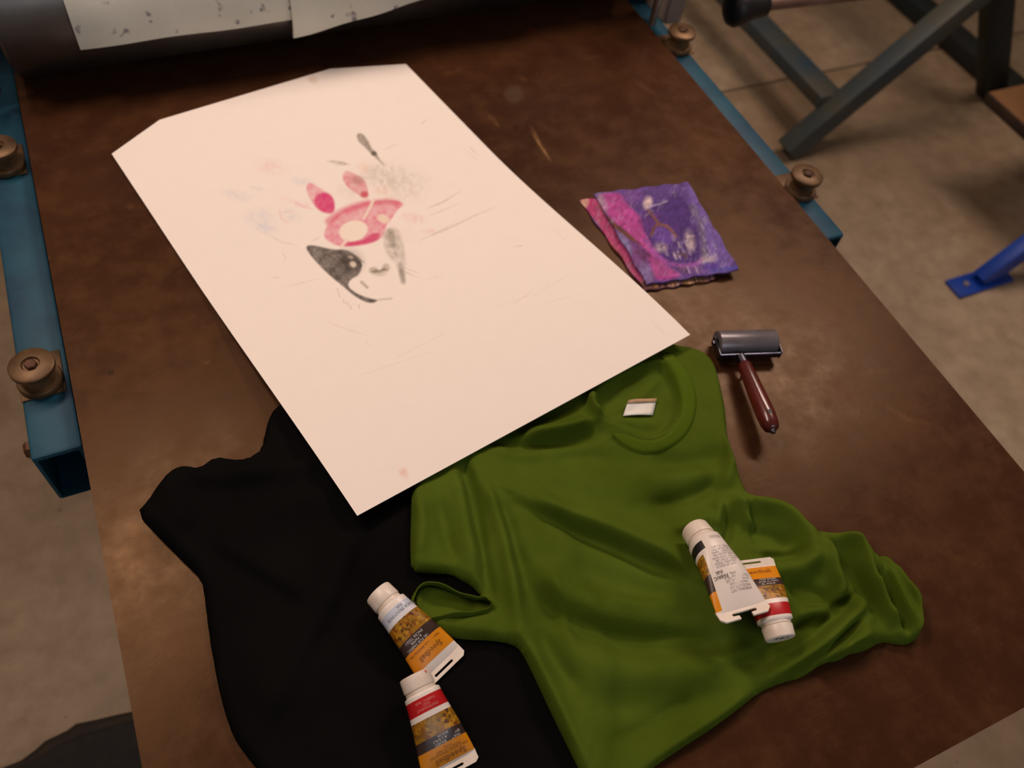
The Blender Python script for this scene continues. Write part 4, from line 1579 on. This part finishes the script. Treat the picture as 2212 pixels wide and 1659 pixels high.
# foot rest that keeps the handle off the plate
tube_path('foot_rest', [hs + Vector((0, 0, -.004)), hs + Vector((hd.x, hd.y, 0)) * .008 + Vector((0, 0, -.012)), hs + Vector((hd.x, hd.y, 0)) * .012 + Vector((0, 0, -.019))], .002, M_wire, br)

# ================================================================== BACKGROUND FURNITURE
F0 = FLOOR
# steel trestle behind the bed
tr = thing('steel_trestle', 'grey-blue steel trestle with slanted leg on the floor behind the press rail', 'trestle', (2.1, 1.64, F0))
beam('leg', (2.075, 1.64, F0 + .02), (2.66, 1.64, -.24), .075, .065, M_greyblue, tr, up=(0, 1, 0))
beam('stretcher', (2.195, 1.665, -.675), (2.195, 2.75, -.675), .09, .045, M_greyblue, tr)
beam('leg', (2.075, 2.75, F0 + .02), (2.66, 2.75, -.24), .055, .055, M_greyblue, tr, up=(0, 1, 0))
beam('top_bar', (2.66, 1.60, -.24), (2.66, 2.80, -.24), .06, .06, M_greyblue, tr)
# dark table frame in the corner
dk = thing('table_frame', 'dark steel table frame in the shade at the upper right corner', 'table frame', (3.1, 1.8, F0))
beam('floor_rail', (3.12, 1.55, F0 + .04), (3.12, 3.0, F0 + .04), .10, .06, M_dark, dk)
beam('post', (3.06, 1.70, F0 + .02), (2.72, 1.70, -.36), .09, .06, M_dark, dk, up=(0, 1, 0))
beam('post', (3.06, 2.9, F0 + .02), (2.72, 2.9, -.36), .09, .06, M_dark, dk, up=(0, 1, 0))
beam('top_rail', (2.72, 1.66, -.36), (2.72, 2.95, -.36), .06, .06, M_dark, dk)
# low bench with wooden top and blue legs on foot plates
bn = thing('low_bench', 'low bench with wooden board top and bright blue slanted leg on a foot plate', 'bench', (2.7, 1.1, F0))
bx0, bx1, by0, by1, bz = 2.50, 3.05, .80, 1.385, -.50
boxo('board', (bx0, by0, bz - .03), (bx1, by1, bz), M_ply, bn, .002)
boxo('edge_band', (bx0 - .006, by0, bz - .034), (bx0, by1, bz - .002), M_plyedge, bn, .001)


def blue_leg(y, x, xt):
    l = beam('leg', (x, y, F0 + .012), (xt, y, bz - .03),   .075, .045, M_blue2, bn, up=(0, 1, 0))
    boxo('foot_plate', (x - .11, y - .035, F0), (x + .11, y + .035, F0 + .012), M_blue2, l, .003)
    bm = bmesh.new()
    lathe(bm, [(0, 0), (.009, 0), (.009, .006), (0, .006)], Matrix.Translation((x - .06, y, F0 + .012)), 6)
    bmobj('anchor_bolt', bm, M_greysteel, l, angle=30)


blue_leg(.965, 2.34, 2.60)
blue_leg(.965, 3.06, 2.92)
blue_leg(1.33, 3.06, 2.92)

# rubber mat at the lower left
mp = [U(*p, F0 + .012) for p in [(330, 1522), (300, 1530), (250, 1540), (200, 1552), (160, 1560), (140, 1575), (92, 1598), (70, 1618), (40, 1640), (0, 1656), (-60, 1668)]]
pts = [(p.x, p.y) for p in mp]
pts = pts + [(pts[-1][0] - .15, .40), (pts[-1][0] - .1, .05), (.2, .05), (.25, .62)]


def flat_solid(name, pts, z0, z1, mat, parent, inset=0.0):
    bm = bmesh.new()
    lo = [bm.verts.new((x, y, z0)) for x, y in pts]
    f = bm.faces.new(lo)
    r = bmesh.ops.extrude_face_region(bm, geom=[f])
    up = [v for v in r['geom'] if isinstance(v, bmesh.types.BMVert)]
    cx = sum(p[0] for p in pts) / len(pts)
    cy = sum(p[1] for p in pts) / len(pts)
    for v in up:
        d = Vector((cx - v.co.x, cy - v.co.y, 0))
        v.co += d.normalized() * inset
        v.co.z = z1
    return bmobj(name, bm, mat, parent)


mt = thing('floor_mat', 'black rubber floor mat with worn rounded edge at the lower left', 'floor mat', (-.1, .3, F0))
flat_solid('edge', pts, F0, F0 + .008, M_rubberedge, mt, .012)
cx = sum(p[0] for p in pts) / len(pts)
cy = sum(p[1] for p in pts) / len(pts)
ins_ = []
for x, y in pts:
    d = Vector((cx - x, cy - y)).normalized() * .022
    ins_.append((x + d.x, y + d.y))
flat_solid('surface', ins_, F0 + .004, F0 + .013, M_rubber, mt, .006)
